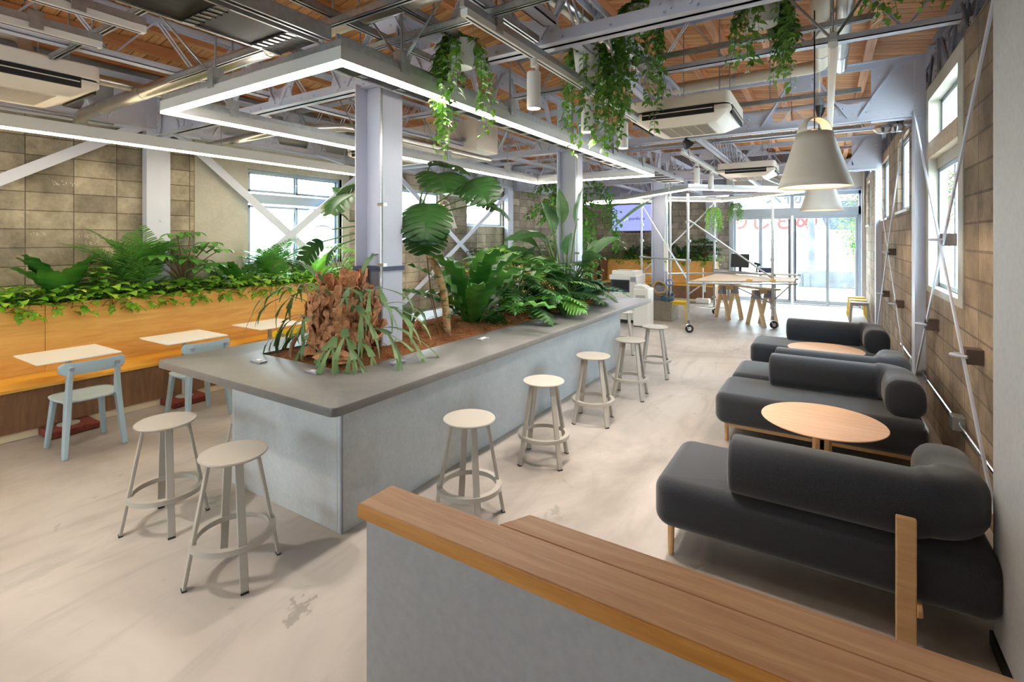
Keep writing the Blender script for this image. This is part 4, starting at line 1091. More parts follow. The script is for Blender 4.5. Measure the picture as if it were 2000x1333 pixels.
m = MB().bar((-6.75,8.5,2.795),(-6.75,9.7,2.795),.3,.008); m.build('intake_grille', M['ac_grille'], wa, world=True)
dk = thing('duct_box', 'large cream duct casing behind the truss right of the first column', 'duct', (-5.6, 6.1, 3.3))
MB().box(-6.6,-4.3,5.9,6.45,3.13,3.62).build('casing', M['ac'], dk, world=True, bevel=.02)
MB().bar((-6.4,5.88,3.3),(-4.5,5.88,3.3),.04,.05).build('support_channel', M['galv'], dk, world=True)

# ducts and pipes ------------------------------------------------------------------------------
def pipe(label, pts, r, mat, cat='pipe', bands=True):
    def smooth_path(P, rad_=.14):
        P = [V(p) for p in P]; out = [P[0]]
        for i in range(1, len(P)-1):
            a = (P[i-1]-P[i]).normalized()*rad_; b_ = (P[i+1]-P[i]).normalized()*rad_
            for k in range(7): t = k/6; out.append((P[i]+a)*(1-t)**2 + P[i]*2*t*(1-t) + (P[i]+b_)*t*t)
        out.append(P[-1]); return out
    o = thing('duct_pipe', label, cat, pts[0])
    MB().tube(smooth_path(pts, max(.1, r*2)), r, 18).build('tube', mat, o, smooth=True, world=True)
    if bands:
        for a, b_ in zip(pts[:-1], pts[1:]):
            a, b_ = V(a), V(b_); t = (b_-a).normalized(); L = (b_-a).length; k = int(L/.9)
            for i in range(k): p = a.lerp(b_, (i+.5)/k); MB().tube([p-t*.012, p+t*.012], r*1.05, 16).build('joint_band', M['galv'], o, world=True, smooth=True)
    return o
pipe('fat silver duct crossing above the left end of the counter light', [(-6.95,2.1,3.0),(-6.8,2.1,3.17),(-1.9,2.1,3.2),(-.8,2.1,3.2)], .062, M['duct'])
pipe('silver duct with a bend left of the first column', [(-6.6,3.3,3.0),(-5.0,3.3,3.02),(-4.3,3.6,3.02),(-4.3,6.2,3.02)], .045, M['duct'])
pipe('beige pipe running lengthwise above the big pendant and turning left', [(-.03,.6,3.62),(-.03,6.1,3.62),(-1.7,6.1,3.62)], .066, M['pvc'])
pipe('silver pipe running lengthwise just right of the beige pipe', [(.13,.6,3.62),(.13,6.25,3.62)], .062, M['duct'])
pipe('silver duct slanting behind the third hanging vine to the air conditioner', [(-1.85,2.2,3.72),(-1.45,5.0,3.45)], .062, M['duct'])
pipe('silver pipe running lengthwise behind the corner of the top left air conditioner', [(-5.45,1.2,3.24),(-5.45,3.4,3.24)], .045, M['duct'])
pipe('beige elbow pipe above the top left air conditioner', [(-6.0,.3,3.4),(-5.5,1.0,3.45),(-5.35,1.3,3.42),(-5.35,1.3,3.2)], .045, M['pvc'])
pipe('silver duct sloping down past the far air conditioner', [(-1.7,11.0,3.42),(-.6,12.3,2.95)], .07, M['galv'])
# pendants --------------------------------------------------------------------------------------
def make_pendant(mat):
    r = thing('pendant_lamp', 'p', 'pendant'); R = .25
    n = 40; vs = []; fs = []
    zs = [0,.07,.14,.21,.28,.35,.415]
    def rr(z): return R - (R-.118)*z/.42
    for z in zs:
        for j in range(n): q = 2*PI*j/n; vs.append((rr(z)*math.cos(q), rr(z)*math.sin(q), z))
    for l in range(len(zs)-1):
        for j in range(n): k = (j+1) % n; fs.append((l*n+j, l*n+k, (l+1)*n+k, (l+1)*n+j))
    # arched top with an opening on both faces: band over the top
    m_ = 12; base = len(vs); W = .62
    cols = 10
    for s_ in range(m_+1):
        q = PI*s_/m_   # from -x side over to +x side
        for c_ in range(cols+1):
            w = -1+2*c_/cols; a = w*W
            x = -.1185*math.cos(q)*math.cos(a*(1-.25*math.sin(q))); z = .413 + .125*math.sin(q)*(1-.10*w*w); y = .1185*math.sin(a)*(1-.35*math.sin(q))
            vs.append((x, y, z))
    for s_ in range(m_):
        for c_ in range(cols): a = base+s_*(cols+1)+c_; fs.append((a, a+1, a+cols+2, a+cols+1))
    o = MB().add(vs, fs).build('shade', mat, r, smooth='all')
    so = o.modifiers.new('sol', 'SOLIDIFY'); so.thickness = .005; so.offset = -1
    MB().cyl((0,0,.25),(0,0,.44),.024,.02,14).build('lamp_holder', M['white'], r, smooth=True)
    MB().lathe([(0,.13),(.03,.14),(.045,.18),(.03,.23),(.02,.26)], n=18).build('bulb', M['lamp_glow'], r, smooth=True)
    return r
pd = make_pendant(M['lampshade']); PG = 'bell-shaped pendants'
def hang(o, loc, z1, lab):
    o.location = loc; o['label'] = lab; o['group'] = PG
    MB().cyl((0,0,.43),(0,0,z1-loc[2]),.0045,.0045,6).build('cord', M['black'], o)
    MB().lathe([(0,-.10),(.02,-.09),(.045,-.02),(.05,0),(0,.001)], (0,0,z1-loc[2]), n=18).build('ceiling_canopy', M['black'], o, smooth=True)
    return o
p2_ = copy_tree(pd); p3_ = copy_tree(pd)
hang(pd, (-.07, 4.45, 2.22), 3.72, 'large warm white bell pendant over the nearer round table')
hang(p2_, (-.045, 7.75, 2.2), 3.55, 'warm white bell pendant over the farther round table, below the large one')
hang(p3_, (-6.02, 7.2, 2.02), 3.4, 'white bell pendant over the gap between the left benches')
for o in (pd, p2_, p3_): o.rotation_euler = (0, 0, rad(32))
def black_spot(label, x, y, z):
    r = thing('black_floodlight', label, 'floodlight', (x,y,z))
    MB().lathe([(0,.05),(.03,.05),(.07,-.04),(.07,-.05),(0,-.05)], n=18).build('head', M['black'], r, smooth=True)
    MB().cyl((0,0,.05),(.1,.02,.08),.012,.012,8).build('arm', M['black'], r)
    MB().box(.1,.2,-.03,.08,.05,.13).build('driver_box', M['black'], r, bevel=.004); return r
black_spot('small black floodlight under the second truss, left of the big pendant', -1.5, 6.6, 3.05).rotation_euler = (.5,-.5,0)
k = thing('pendant_socket', 'black cone socket hanging beside the white batten without a shade', 'lamp socket', (-.06, 6.5, 3.2))
MB().cyl((0,0,.2),(0,0,.5),.014,.014,10).build('tube', M['white'], k); MB().lathe([(.05,.1),(.05,.2),(0,.2)], n=18).build('clear_ring', M['galv'], k, smooth=True)
MB().lathe([(0,-.04),(.012,-.03),(.045,.1),(0,.1)], n=18).build('cone', M['black'], k, smooth=True); MB().cyl((0,0,-.2),(0,0,-.03),.006,.006,6).build('pull_cord', M['black'], k)
em = thing('emergency_lamp', 'clear twin lens lamp on the right wall column above the braces', 'lamp', (.72, 6.9, 3.05))
for dx, r_ in ((-.17,.1), (-.06,.085)): MB().lathe([(0,-.05),(r_*.6,-.045),(r_,0),(r_*.8,.03),(0,.045)], (dx,0,0), n=20).build('lens', M['chrome'], em, smooth=True)
MB().cyl((0,0,.02),(.08,0,.02),.035,.035,12).build('mount', M['galv'], em, smooth=True)
# ------------------------------------------------------------------ scaffold and far end
sc_ = thing('scaffold_tower', 'rolling galvanised scaffold tower standing cornerwise before the entrance', 'scaffold', (-2.26, 11.39, 0))
LG = {'near': (-2.26,10.03), 'right': (-.91,11.4), 'far': (-2.26,12.75), 'left': (-3.61,11.4)}
for k, (x, y) in LG.items():
    p = MB().cyl((x,y,.22),(x,y,2.70),.0243,.0243,14)
    p.build('post', M['galv'], sc_, world=True, smooth=True)
    m = MB()
    for z in (.42, 1.0, 1.4, 1.78, 2.15): m.cyl((x,y,z-.03),(x,y,z+.03),.033,.033,12); m.bar((x-.05,y,z+.012),(x+.05,y,z+.012),.05,.014); m.bar((x-.05,y,z-.014),(x+.05,y,z-.014),.05,.012)
    m.build('coupler', M['galv'], sc_, world=True)
    c = MB().cyl((x,y,.17),(x,y,.24),.035,.03,12).bar((x-.06,y-.05,.175),(x+.06,y-.05,.175),.03,.01)
    c.bar((x-.03,y-.035,.175),(x+.025,y-.035,.075),.01,.06,(0,1,0)).bar((x-.03,y+.035,.175),(x+.025,y+.035,.075),.01,.06,(0,1,0)).bar((x-.02,y,.17),(x-.12,y-.02,.15),.03,.008)
    cc = c.build('caster', M['chrome'], sc_, world=True)
    w = MB().lathe([(.038,-.022),(.072,-.02),(.078,-.012),(.078,.012),(.072,.02),(.038,.022),(.038,-.022)], n=26)
    wo = w.build('wheel', M['rubber'], cc, smooth=True, angle=50); wo.location = (x+2.26+.025, y-11.39, .078); wo.rotation_euler = (PI/2, 0, .5)
    h = MB().lathe([(0,-.02),(.05,-.018),(.052,.018),(0,.02)], n=18).build('hub', M['chrome'], cc, smooth=True); h.location = wo.location; h.rotation_euler = wo.rotation_euler
def tb(name, p, q, r=.0213, mat='galv'):
    MB().cyl(p, q, r, r, 10).build(name, M[mat], sc_, world=True, smooth=True)
def lp_(k, z): return (*LG[k], z)
for a, b_, zs in (('left','near',(1.4,)), ('near','right',()), ('far','right',(1.0,1.08)), ('left','far',(1.0,))):
    for z in zs: tb('ledger', lp_(a,z), lp_(b_,z))
tb('diagonal_brace', lp_('left',2.62), lp_('near',1.02), .017); tb('diagonal_brace', lp_('near',2.2), lp_('right',1.02), .017)
tb('diagonal_brace', lp_('far',2.66), lp_('left',1.02), .017)
tb('table_rail', (-2.26,10.0,.97), (-.45,10.82,.97)); tb('table_rail', (-2.2,12.45,1.06), (-.44,12.05,1.06)); tb('table_rail', (-2.2,12.35,.98), (-.44,11.95,.98)); tb('table_rail', (-.46,10.8,.97), (-.46,12.1,.97))
tb('knee_brace', (-.91,11.4,.55), (-.55,10.9,.95), .014); tb('knee_brace', (-.91,11.4,.5), (-1.6,10.7,.92), .014); tb('knee_brace', (-2.26,10.03,.74), (-2.0,10.14,.95), .014)
m = MB().prism([(-2.2,10.06),(-.5,10.84),(-.52,12.0),(-2.16,12.36)], 'z', .992, 1.012)
tag(m.build('work_board', M['board'], bevel=.002), 'worn plywood board lying on the rails of the scaffold as a table', 'board')
tag(MB().box(-1.75,-1.1,10.9,11.25,.93,.972).build('black_tray', M['black'], bevel=.006), 'black tray slung under the scaffold table board', 'tray')
for x, y, lab in ((-1.25,10.62,'small orange clip lying on the scaffold board, left of the front post'), (-.86,10.78,'small orange clip lying on the scaffold board, by the front right post')):
    o = MB().bar((x-.06,y,1.022),(x+.05,y+.02,1.022),.02,.02).bar((x-.05,y+.03,1.022),(x+.06,y-.01,1.03),.015,.02).tube([(x-.02,y,1.02),(x,y+.01,1.055),(x+.03,y+.02,1.02)],.008,6).build('spring_clip', M['yellow']); tag(o, lab, 'clip')
hk = thing('clamp_lever', 'grey steel lever clamp hooked on the front rail of the scaffold', 'clamp', (-1.97,10.1,.97))
MB().cyl((-1.97,10.09,.96),(-1.97,10.15,.96),.035,.035,12).build('jaw', M['galv'], hk, world=True); MB().bar((-1.97,10.08,.96),(-1.96,10.07,.80),.035,.012,(0,1,0)).build('lever', M['galv'], hk, world=True)

# sawhorses and plank
def sawhorse(label, c, ang):
    r = thing('sawhorse', label, 'sawhorse', (c[0], c[1], 0), ang, 'pine sawhorses')
    MB().box(-.27,.27,-.022,.022,.66,.75).build('top_rail', M['pine'], r, bevel=.003)
    for sx in (-1, 1):
        x = sx*.17
        for sy in (-1, 1): MB().bar((x, sy*.03, .70), (x, sy*.22, .0), .09, .038, (0,1,0)).build('leg', M['pine'], r, bevel=.003)
        MB().prism([(-.09,.57),(.09,.57),(.05,.745),(-.05,.745)], 'x', x-.05, x+.05).build('steel_bracket', M['steel_dark'], r)
    return r
sawhorse('pine sawhorse under the scaffold table, the left one', (-1.88,12.33), rad(48))
sawhorse('pine sawhorse under the scaffold table, the right one by the caster', (-1.13,11.72), rad(52))
pl = MB().bar((-2.05,12.45,.772),(-.85,11.55,.772),.26,.036)
tag(pl.build('pine_plank', M['pine'], bevel=.003), 'pale pine plank resting on the two sawhorses', 'plank')
# till on the far rails
dsk = thing('counter_desk', 'low dark desk beside the far scaffold rails carrying the till', 'desk', (-1.5,12.95,0))
MB().box(-2.05,-.95,12.7,13.3,.99,1.03).build('desktop', M['steel_dark'], dsk, world=True); 
for x in (-2.0,-1.0):
    for y in (12.75,13.25): MB().cyl((x,y,0),(x,y,.99),.02,.02,10).build('leg', M['galv'], dsk, world=True)
mo = thing('till_monitor', 'dark flat till monitor standing on the desk before the entrance glass', 'monitor', (-1.72,12.95,1.03))
MB().box(-.12,.12,-.08,.08,0,.02).build('base', M['black'], mo, bevel=.005); MB().bar((0,.03,.02),(0,.05,.16),.06,.03).build('stand', M['black'], mo)
s_ = MB().box(-.21,.21,-.015,.015,-.16,.16).build('housing', M['black'], mo, bevel=.008); s_.location = (0,.0,.27); s_.rotation_euler = (-.12,0,-.25)
MB().box(-.19,.19,-.0165,-.014,-.14,.14).build('screen_panel', M['rubber'], s_)
sc2 = thing('barcode_scanner', 'black hand scanner on its stand beside the till monitor', 'scanner', (-1.36,12.95,1.03))
MB().lathe([(0,0),(.06,0),(.05,.02),(.015,.03),(.012,.1)], n=16).build('stand', M['black'], sc2, smooth=True)
MB().bar((0,0,.08),(.03,.01,.2),.035,.04).bar((-.05,-.02,.22),(.07,.02,.18),.055,.05).build('scanner_head', M['black'], sc2, bevel=.008)
o = MB().box(-.2,.1,-.12,.12,0,.12).build('card_printer', M['navy'], bevel=.01); o.location = (-1.12,13.0,1.03); tag(o, 'small dark receipt box at the right end of the till desk', 'receipt printer')

# multifunction printer
pr = thing('office_printer', 'white and navy office printer beyond the counter end', 'printer', (-3.72,10.75,0)); pr.rotation_euler = (0,0,0)
def P_(name, mat, x0, x1, y0, y1, z0, z1, bev=.012): return MB().box(x0,x1,y0,y1,z0,z1).build(name, mat, pr, bevel=bev)
P_('base', M['rubber'], -.30,.30,-.28,.28,0,.07); P_('lower_body', M['white'], -.31,.31,-.30,.30,.07,.66)
for z in (.22,.42): P_('paper_drawer', M['white'], -.27,.2,-.312,-.29,z-.09,z+.08,.006)
P_('output_bay', M['navy'], -.29,.14,-.26,.28,.66,.93); P_('bay_shadow', M['dark'], -.24,.10,-.27,-.255,.72,.90,.004)
P_('right_tower', M['white'], .14,.31,-.29,.30,.66,.95); P_('scanner', M['white'], -.31,.31,-.31,.31,.93,1.03); P_('feeder', M['white'], -.29,.25,-.2,.30,1.03,1.12)
P_('feed_tray', M['greige'], -.22,.14,-.15,.15,1.12,1.13,.003); P_('control_panel', M['steel_dark'], .17,.29,-.318,-.305,.9,1.0,.004)
wt = thing('white_cabinet', 'narrow white floor cabinet standing in front of the printer', 'cabinet', (-3.22,10.3,0))
MB().box(-.16,.16,-.2,.2,.01,.80).build('body', M['white'], wt, bevel=.03, seg=3); MB().box(-.1,.1,-.205,-.198,.55,.66).build('label_plate', M['greige'], wt); MB().box(-.15,.15,-.19,.19,0,.012).build('foot', M['rubber'], wt)
MB().prism([(-.15,.80),(.12,.80),(.02,.86),(-.15,.86)], 'y', -.17, .17).build('sloped_top', M['white'], wt, bevel=.015)
# concrete box with coils
cb = thing('concrete_planter', 'square raw concrete box at the foot of the third column holding coils of rope', 'planter', (-3.14,11.4,0))
x0,x1,y0,y1 = -3.52,-2.86,11.12,11.72
MB().box(x0,x1,y0,y0+.05,0,.45).box(x0,x1,y1-.05,y1,0,.45).box(x0,x0+.05,y0+.05,y1-.05,0,.45).box(x1-.05,x1,y0+.05,y1-.05,0,.45).box(x0+.05,x1-.05,y0+.05,y1-.05,0,.3).build('box', M['concrete_box'], cb, world=True, bevel=.006)
def coil(label, c, R, r, n, mat, name, tilt=.3):
    random.seed(hash(label) % 999 if False else len(label)); pts = []
    for i in range(n*14):
        q = 2*PI*i/14; rr = R*(1+random.uniform(-.12,.12)); pts.append((rr*math.cos(q), rr*math.sin(q), .02*(i/14)+random.uniform(-.012,.012)))
    o = MB().tube(pts, r, 6).build(name, mat, smooth='all'); o.location = c; o.rotation_euler = (tilt, .35, 0); return tag(o, label, 'coil')
coil('coil of tan rope heaped on the concrete box', (-3.13,11.20,.68), .14, .016, 9, M['rope'], 'rope_coil', 1.1)
coil('coil of blue grey cable spilling from the concrete box', (-2.99,11.24,.48), .13, .012, 8, M['rope_blue'], 'cable_coil', .5)
coil('dark grey cable coil at the left edge of the concrete box', (-3.4,11.22,.58), .09, .013, 6, M['rubber'], 'cable_coil', 1.2)
m = MB(); pts = [(.07*math.cos(q*PI/8), 0, .07*math.sin(q*PI/8)) for q in range(17)]; m.tube(pts, .012, 8)
o = m.build('tape_roll', M['blue_tape'], smooth='all'); o.location = (-2.9,11.15,.86); tag(o, 'blue ring of tape hanging on the third column', 'tape')
ic = thing('intercom', 'white intercom handset box fixed on the third column', 'intercom', (-2.98,11.15,1.4)); MB().box(-.05,.05,-.03,.03,0,.32).build('body', M['white'], ic, bevel=.008); MB().box(-.045,.03,-.03,.03,-.3,-.05).build('socket_box', M['white'], ic, bevel=.006); MB().box(-.03,.02,-.034,-.03,-.1,-.06).build('indicator', M['lf_bright'], ic)
tag(MB().tube([(-2.98,11.19,0.46),(-2.98,11.19,3.1)], .03, 10).tube([(-2.9,11.19,.46),(-2.9,11.19,3.1)], .022, 10).build('conduit_pair', M['galv'], smooth=True), 'pair of steel conduits climbing the third column', 'conduit')
# small stools
def small_stool(mat, label, x, y, rz, name='low_stool', g=None):
    r = thing(name, label, 'stool', (x, y, 0), rz, g)
    MB().prism(rounded((-.17,-.16,.17,.16), .05, 5), 'z', .415, .44).build('seat', mat, r, bevel=.006)
    for sx in (-1, 1):
        for sy in (-1, 1): MB().bar((sx*.14, sy*.13, .418), (sx*.175, sy*.16, 0), .042, .03, (0,1,0)).build('leg', mat, r, bevel=.006)
    
    for q in (-.15, .13): MB().box(-.13,.13,q,q+.02,.375,.415).build('apron', mat, r, bevel=.004)
    return r
small_stool(M['yellow_chair'], 'low yellow stool standing beside the near left scaffold post', -2.74, 11.35, .1)
small_stool(M['greige'], 'low grey stool in front of two yellow ones by the entrance', .63, 13.25, 0, g='low stools by the entrance')
small_stool(M['yellow_chair'], 'low yellow stool just behind the grey one by the entrance', .63, 13.8, 0, g='low stools by the entrance')
small_stool(M['yellow_chair'], 'low yellow stool farthest back by the entrance door', .62, 14.4, 0, g='low stools by the entrance')
ss = thing('sign_stand', 'white pole on a weighted foot before the far bench end', 'stand', (-2.92,14.78,0))
MB().box(-.19,.19,-.12,.12,0,.14).build('weight_foot', M['white'], ss, bevel=.04, seg=4); MB().cyl((0,0,.12),(0,0,1.0),.016,.016,10).build('pole', M['white_metal'], ss)
# television
tv = thing('television', 'wall-mounted television glowing lavender with a lettered screen', 'television', (-5.27,15.92,2.06))
MB().box(-.77,.77,-.02,.078,0,.885).build('housing', M['black'], tv, bevel=.006); MB().box(-.755,.755,-.0225,-.019,.018,.868).build('screen', M['screen'], tv)
MB().bar((-.3,0,-.03),(.3,0,-.03),.05,.025).build('speaker_bar', M['black'], tv)
M['ink'] = plain('screen_ink', (30,26,120), .6); M['lime'] = emit('screen_lime', (190,230,30), .9)
text('portfolio', 'screen_lettering', M['ink'], tv, (-5.45,15.893,2.43), .148, ext=.001)
for a in (90, 35, -20, 145, 200, 250):
    m = MB(); c_, s_ = math.cos(rad(a)), math.sin(rad(a)); m.bar((-.30+c_*.035,-.0245,.42+s_*.035),(-.30+c_*.08,-.0245,.42+s_*.08),.022,.002,(0,1,0)); m.build('logo_ray', M['lime'], tv)
wb = thing('wall_conduit', 'steel conduit with junction boxes low on the right block wall', 'conduit', (.85,5,.45))
MB().cyl((.85,3.2,.44),(.85,8.3,.44),.014,.014,10).build('pipe', M['chrome'], wb, world=True, smooth=True)
for y in (4.95,7.05): MB().box(.80,.88,y-.06,y+.06,.4,.5).build('junction_box', M['galv'], wb, world=True, bevel=.004)
# chalk marks on the left wall
M['chalk'] = plain('chalk', (214,208,196), .95); M['chalk_y'] = plain('yellow_chalk', (206,170,60), .95)
def scrawl(lab, y, z, sz, n, mat, seed):
    random.seed(seed); m = MB(); x = XL+.002
    for i in range(n):
        yy = y + i*sz*.8
        for k in range(random.randint(2,3)):
            pts = [(x, yy+random.uniform(0,sz*.6), z+random.uniform(0,sz))]
            for q in range(random.randint(1,3)): p = pts[-1]; pts.append((x, min(yy+sz*.7,max(yy,p[1]+random.uniform(-.5,.5)*sz)), min(z+sz,max(z,p[2]+random.uniform(-.6,.6)*sz))))
            m.tube(pts, .0028, 4)
    tag(m.build('chalk_mark', mat), lab, 'writing', 'chalk marks on the left wall')
scrawl('white chalk scrawl on the block wall above the first bench plant', 2.19, 1.83, .05, 7, M['chalk'], 4)
scrawl('second line of white chalk below the first scrawl', 2.25, 1.76, .045, 4, M['chalk'], 8)
scrawl('yellow chalk scrawl on the block wall below the white one', 2.24, 1.63, .06, 3, M['chalk_y'], 5)
scrawl('faint white chalk numerals at the left edge of the block wall', 1.78, 1.86, .045, 4, M['chalk'], 6)
scrawl('faint white chalk high on the block wall left of the column', 1.95, 2.42, .05, 6, M['chalk'], 9)
tag(MB().tube([(XL+.002,2.46,1.80),(XL+.002,2.5,1.845),(XL+.002,2.52,1.78)],.004,4).tube([(XL+.002,2.47,1.70),(XL+.002,2.44,1.65),(XL+.002,2.42,1.655)],.003,4).build('chalk_mark', M['chalk']), 'white chalk arrow on the block wall right of the scrawl', 'writing', 'chalk marks on the left wall')
# ------------------------------------------------------------------ plants
U = random.uniform
def spine(az, e0, e1, L, n=8, p0=(0,0,0), pw=1.0, twist=0):
    pts = [V(p0)]; ds = L/n
    for i in range(n):
        t = (i+.5)/n; e = rad(e0 + (e1-e0)*t**pw); a = az + twist*t
        pts.append(pts[-1] + V((math.cos(a)*math.cos(e), math.sin(a)*math.cos(e), math.sin(e)))*ds)
    return pts
def frame(pts, i, az, roll=0):
    t = (pts[min(i+1,len(pts)-1)] - pts[max(i-1,0)]).normalized(); sd = V((-math.sin(az), math.cos(az), 0))
    if roll: sd = Matrix.Rotation(roll, 3, t) @ sd
    return t, sd, sd.cross(t)*-1 if False else t.cross(sd)*-1
def blade(m, pts, wf, az, fold=.25, wave=0, nw=9, roll=0, ph=0):
    o = len(m.v); n = len(pts)
    for i, p in enumerate(pts):
        u = i/(n-1); t, sd, nr = frame(pts, i, az, roll); nr = -nr if nr.z < 0 else nr; w = wf(u)
        wl = wave*math.sin(u*nw*2*PI+ph)*(1 if 0 < i < n-1 else 0); wr = wave*math.sin(u*nw*2*PI+ph+2)*(1 if 0 < i < n-1 else 0)
        m.v += [tuple(p - sd*w + nr*(fold*w+wl)), tuple(p), tuple(p + sd*w + nr*(fold*w+wr))]
    for i in range(n-1): a = o+3*i; m.f += [(a,a+1,a+4,a+3), (a+1,a+2,a+5,a+4)]
def oval(w, pk=.45):
    return lambda u: w*max(.02, math.sin(PI*min(1, u**(math.log(.5)/math.log(pk)))))
def heart(w): return lambda u: w*(.55+.45*math.sin(PI*u*1.2) if u < .35 else 1)*max(0.01,(1-u))**.62*min(1,u*9+.1)
def pinnate(m, pts, az, LL, lw, n, ang=50, droop=20, roll=0, start=.15, ns=3):
    k = len(pts)-1
    for j in range(n):
        u = start + (1-start)*(j+.5)/n; f = u*k; i = min(int(f), k-1); p = pts[i].lerp(pts[i+1], f-i); t, sd, nr = frame(pts, i, az, roll)
        nr = -nr if nr.z < 0 else nr
        L = LL(u); 
        for s_ in (-1, 1):
            a = rad(ang*(1-.45*u)+U(-5,5)); d = (sd*s_*math.sin(a) + t*math.cos(a) + nr*.18).normalized()
            q = p.copy(); sp_ = [q]
            for z in range(ns): d = (d + V((0,0,-math.sin(rad(droop))*.7))).normalized(); q = q + d*L/ns; sp_.append(q)
            wd = d.cross(nr).normalized()
            o = len(m.v); ws = [lw*.35]+[lw*math.sin(PI*(z+1.2)/(ns+1.2))+.0004 for z in range(ns)]
            for q, w in zip(sp_, ws): m.v += [tuple(q-wd*w), tuple(q+wd*w)]
            for z in range(ns): a_ = o+2*z; m.f.append((a_, a_+1, a_+3, a_+2))
def lobed(m, pts, az, hw, nl=6, gap=.2, slant=.45, fold=-.15, roll=0, tipw=.5, core=.22):
    """leaf cut into side lobes; hw(u) half width"""
    k = len(pts)-1
    def at(u):
        f = max(0,min(.999,u))*k; i = int(f); return pts[i].lerp(pts[i+1], f-i), *frame(pts, i, az, roll)
    for s_ in (-1, 1):
        for j in range(nl):
            u0, u1 = j/nl, (j+1)/nl; uc = (u0+u1)/2; w = hw(uc)
            p0, t0, s0, n0 = at(u0); p1, t1, s1, n1 = at(u1); n0 = -n0 if n0.z < 0 else n0; t = t0; sd = s0*s_; L = (p1-p0).length
            g = L*gap/2; rows = []
            for r_, (q, ww) in enumerate(((0,1.0),(core,1.02),((core+.85)/2,1-gap),(.88,(1-gap)*.92),(1.0,(1-gap)*tipw)) if gap < .3 else ((0,1.0),(core,1.0),(.6,1-gap*.9),(.9,(1-gap)*.75),(1.0,(1-gap)*tipw*.5))):
                c = p0.lerp(p1,.5) + sd*(w*q) + t*(w*q*slant) + n0*(w*q*q*fold + w*.12*q)
                h_ = L*ww/2*(1.12 if q < .7 else 1)
                rows.append((c-t*h_, c+t*h_))
            o = len(m.v)
            for a, b_ in rows: m.v += [tuple(a), tuple(b_)]
            for r_ in range(len(rows)-1): a = o+2*r_; m.f.append((a,a+1,a+3,a+2))
    p0, t0, s0, n0 = at(.97); o = len(m.v); w = hw(.9)*.6; L = w*1.6
    m.v += [tuple(p0-s0*w*.5), tuple(p0+s0*w*.5), tuple(p0+t0*L+V((0,0,-L*.3)))]; m.f.append((o,o+1,o+2))
def notched(m, pts, az, hw, nl=6, depth=.5, slant=.35, fold=-.12, roll=0, notch=.1, droop=0):
    """one continuous leaf surface whose margin is cut by slits"""
    k = len(pts)-1
    us = []
    for j in range(nl):
        for ph, e in ((0, 1-depth if j else .8), (notch, .94), (.38, 1), (.68, 1), (1-notch, .92)): us.append(((j+ph)/nl, e))
    us.append((1.0, .5))
    mid = []
    for s_ in (-1, 1):
        rows = []
        for u, e in us:
            f = min(.999, u)*k; i = int(f); p = pts[i].lerp(pts[i+1], f-i)
            t0, s0, n0 = frame(pts, i, az, roll); n0 = -n0 if n0.z < 0 else n0
            if i+2 <= k:
                t1, s1, n1 = frame(pts, i+1, az, roll); n1 = -n1 if n1.z < 0 else n1; a = f-i; t0 = t0.lerp(t1, a); n0 = n0.lerp(n1, a)
            w = hw(u); row = []
            for q in (0, .33, .66, 1):
                q = q*e; row.append(p + s0*s_*w*q + t0*w*q*slant + n0*(w*.16*math.sin(q*2.2) + w*q*q*fold) - V((0,0,droop*w*q*q)))
            rows.append(row)
        o = len(m.v)
        for row in rows: m.v += [tuple(p) for p in row]
        for i in range(len(rows)-1):
            for j in range(3): a = o+4*i+j; m.f.append((a, a+1, a+5, a+4))
def clamp_wall(root, axis, lim, sgn):
    for c in root.children:
        if c.type == 'MESH':
            L = root.location[axis]; me = c.data
            for v in me.vertices:
                x = v.co[axis]+L
                if (x-lim)*sgn > 0: v.co[axis] = lim - L - sgn*random.uniform(0,.01)
def plant(name, label, loc, rz=0, group=None, cat='plant'): return thing(name, label, cat, loc, rz, group)

# big staghorn fern -----------------------------------------------------------------
random.seed(5)
sg = plant('staghorn_fern', 'big staghorn fern on a dry brown mound at the front of the trough', (-3.14, 2.56, .93))
m = MB(); vs = []; fs = []; na, nb_ = 30, 22
for j in range(nb_+1):
    t = j/nb_; z = t*.44; R = .215*(1-.12*t) * (1 - .42*max(0,t-.45)/.55) * (.72+.55*min(1,t*3.2) if t < .32 else 1.1)
    for i in range(na): q = 2*PI*i/na; d = 1+.16*math.sin(q*5+t*9)+.10*math.sin(q*11-t*17)+U(-.07,.07); vs.append((R*d*math.cos(q), R*d*math.sin(q), z+U(-.01,.01)))
for j in range(nb_):
    for i in range(na): k = (i+1) % na; fs.append((j*na+i, j*na+k, (j+1)*na+k, (j+1)*na+i))
fs.append(tuple(nb_*na+i for i in range(na)))
m.add(vs, fs); m.build('root_mound', M['dead'], sg, smooth='all')
m = MB()
for i in range(300):
    az = U(0, 2*PI); z = U(.0,.40); R = .205*(1-.7*max(0,z-.28)); p0 = (R*math.cos(az), R*math.sin(az), z)
    blade(m, spine(az+U(-.9,.9), U(40,75), U(80,150), U(.10,.22), 6, p0), (lambda W: (lambda u: W*(.5+.7*u)*(1 if u < .9 else .7)))(U(.012,.042)), az, U(-.6,.3), U(.006,.018), U(1,2.6), U(-.7,.7), U(0,6))
for i in range(26):
    az = U(0, 2*PI); R = U(.02,.11); p0 = (R*math.cos(az), R*math.sin(az), .37)
    L_ = U(.16,.32); pts = spine(az, U(68,84), U(70,95), L_, 6, p0)
    blade(m, pts, (lambda W: (lambda u: W*(.35+1.1*u)*(1 if u < .93 else .7)))(U(.02,.05)), az, -.3, .016, 2)
for i in range(16):
    az = rad(-90+U(-95,95)); R = .22; p0 = (R*math.cos(az), R*math.sin(az), U(.02,.12))
    blade(m, spine(az, U(-5,25), U(-70,-30), U(.10,.17), 6, p0), oval(U(.07,.1), .5), az, -.55)
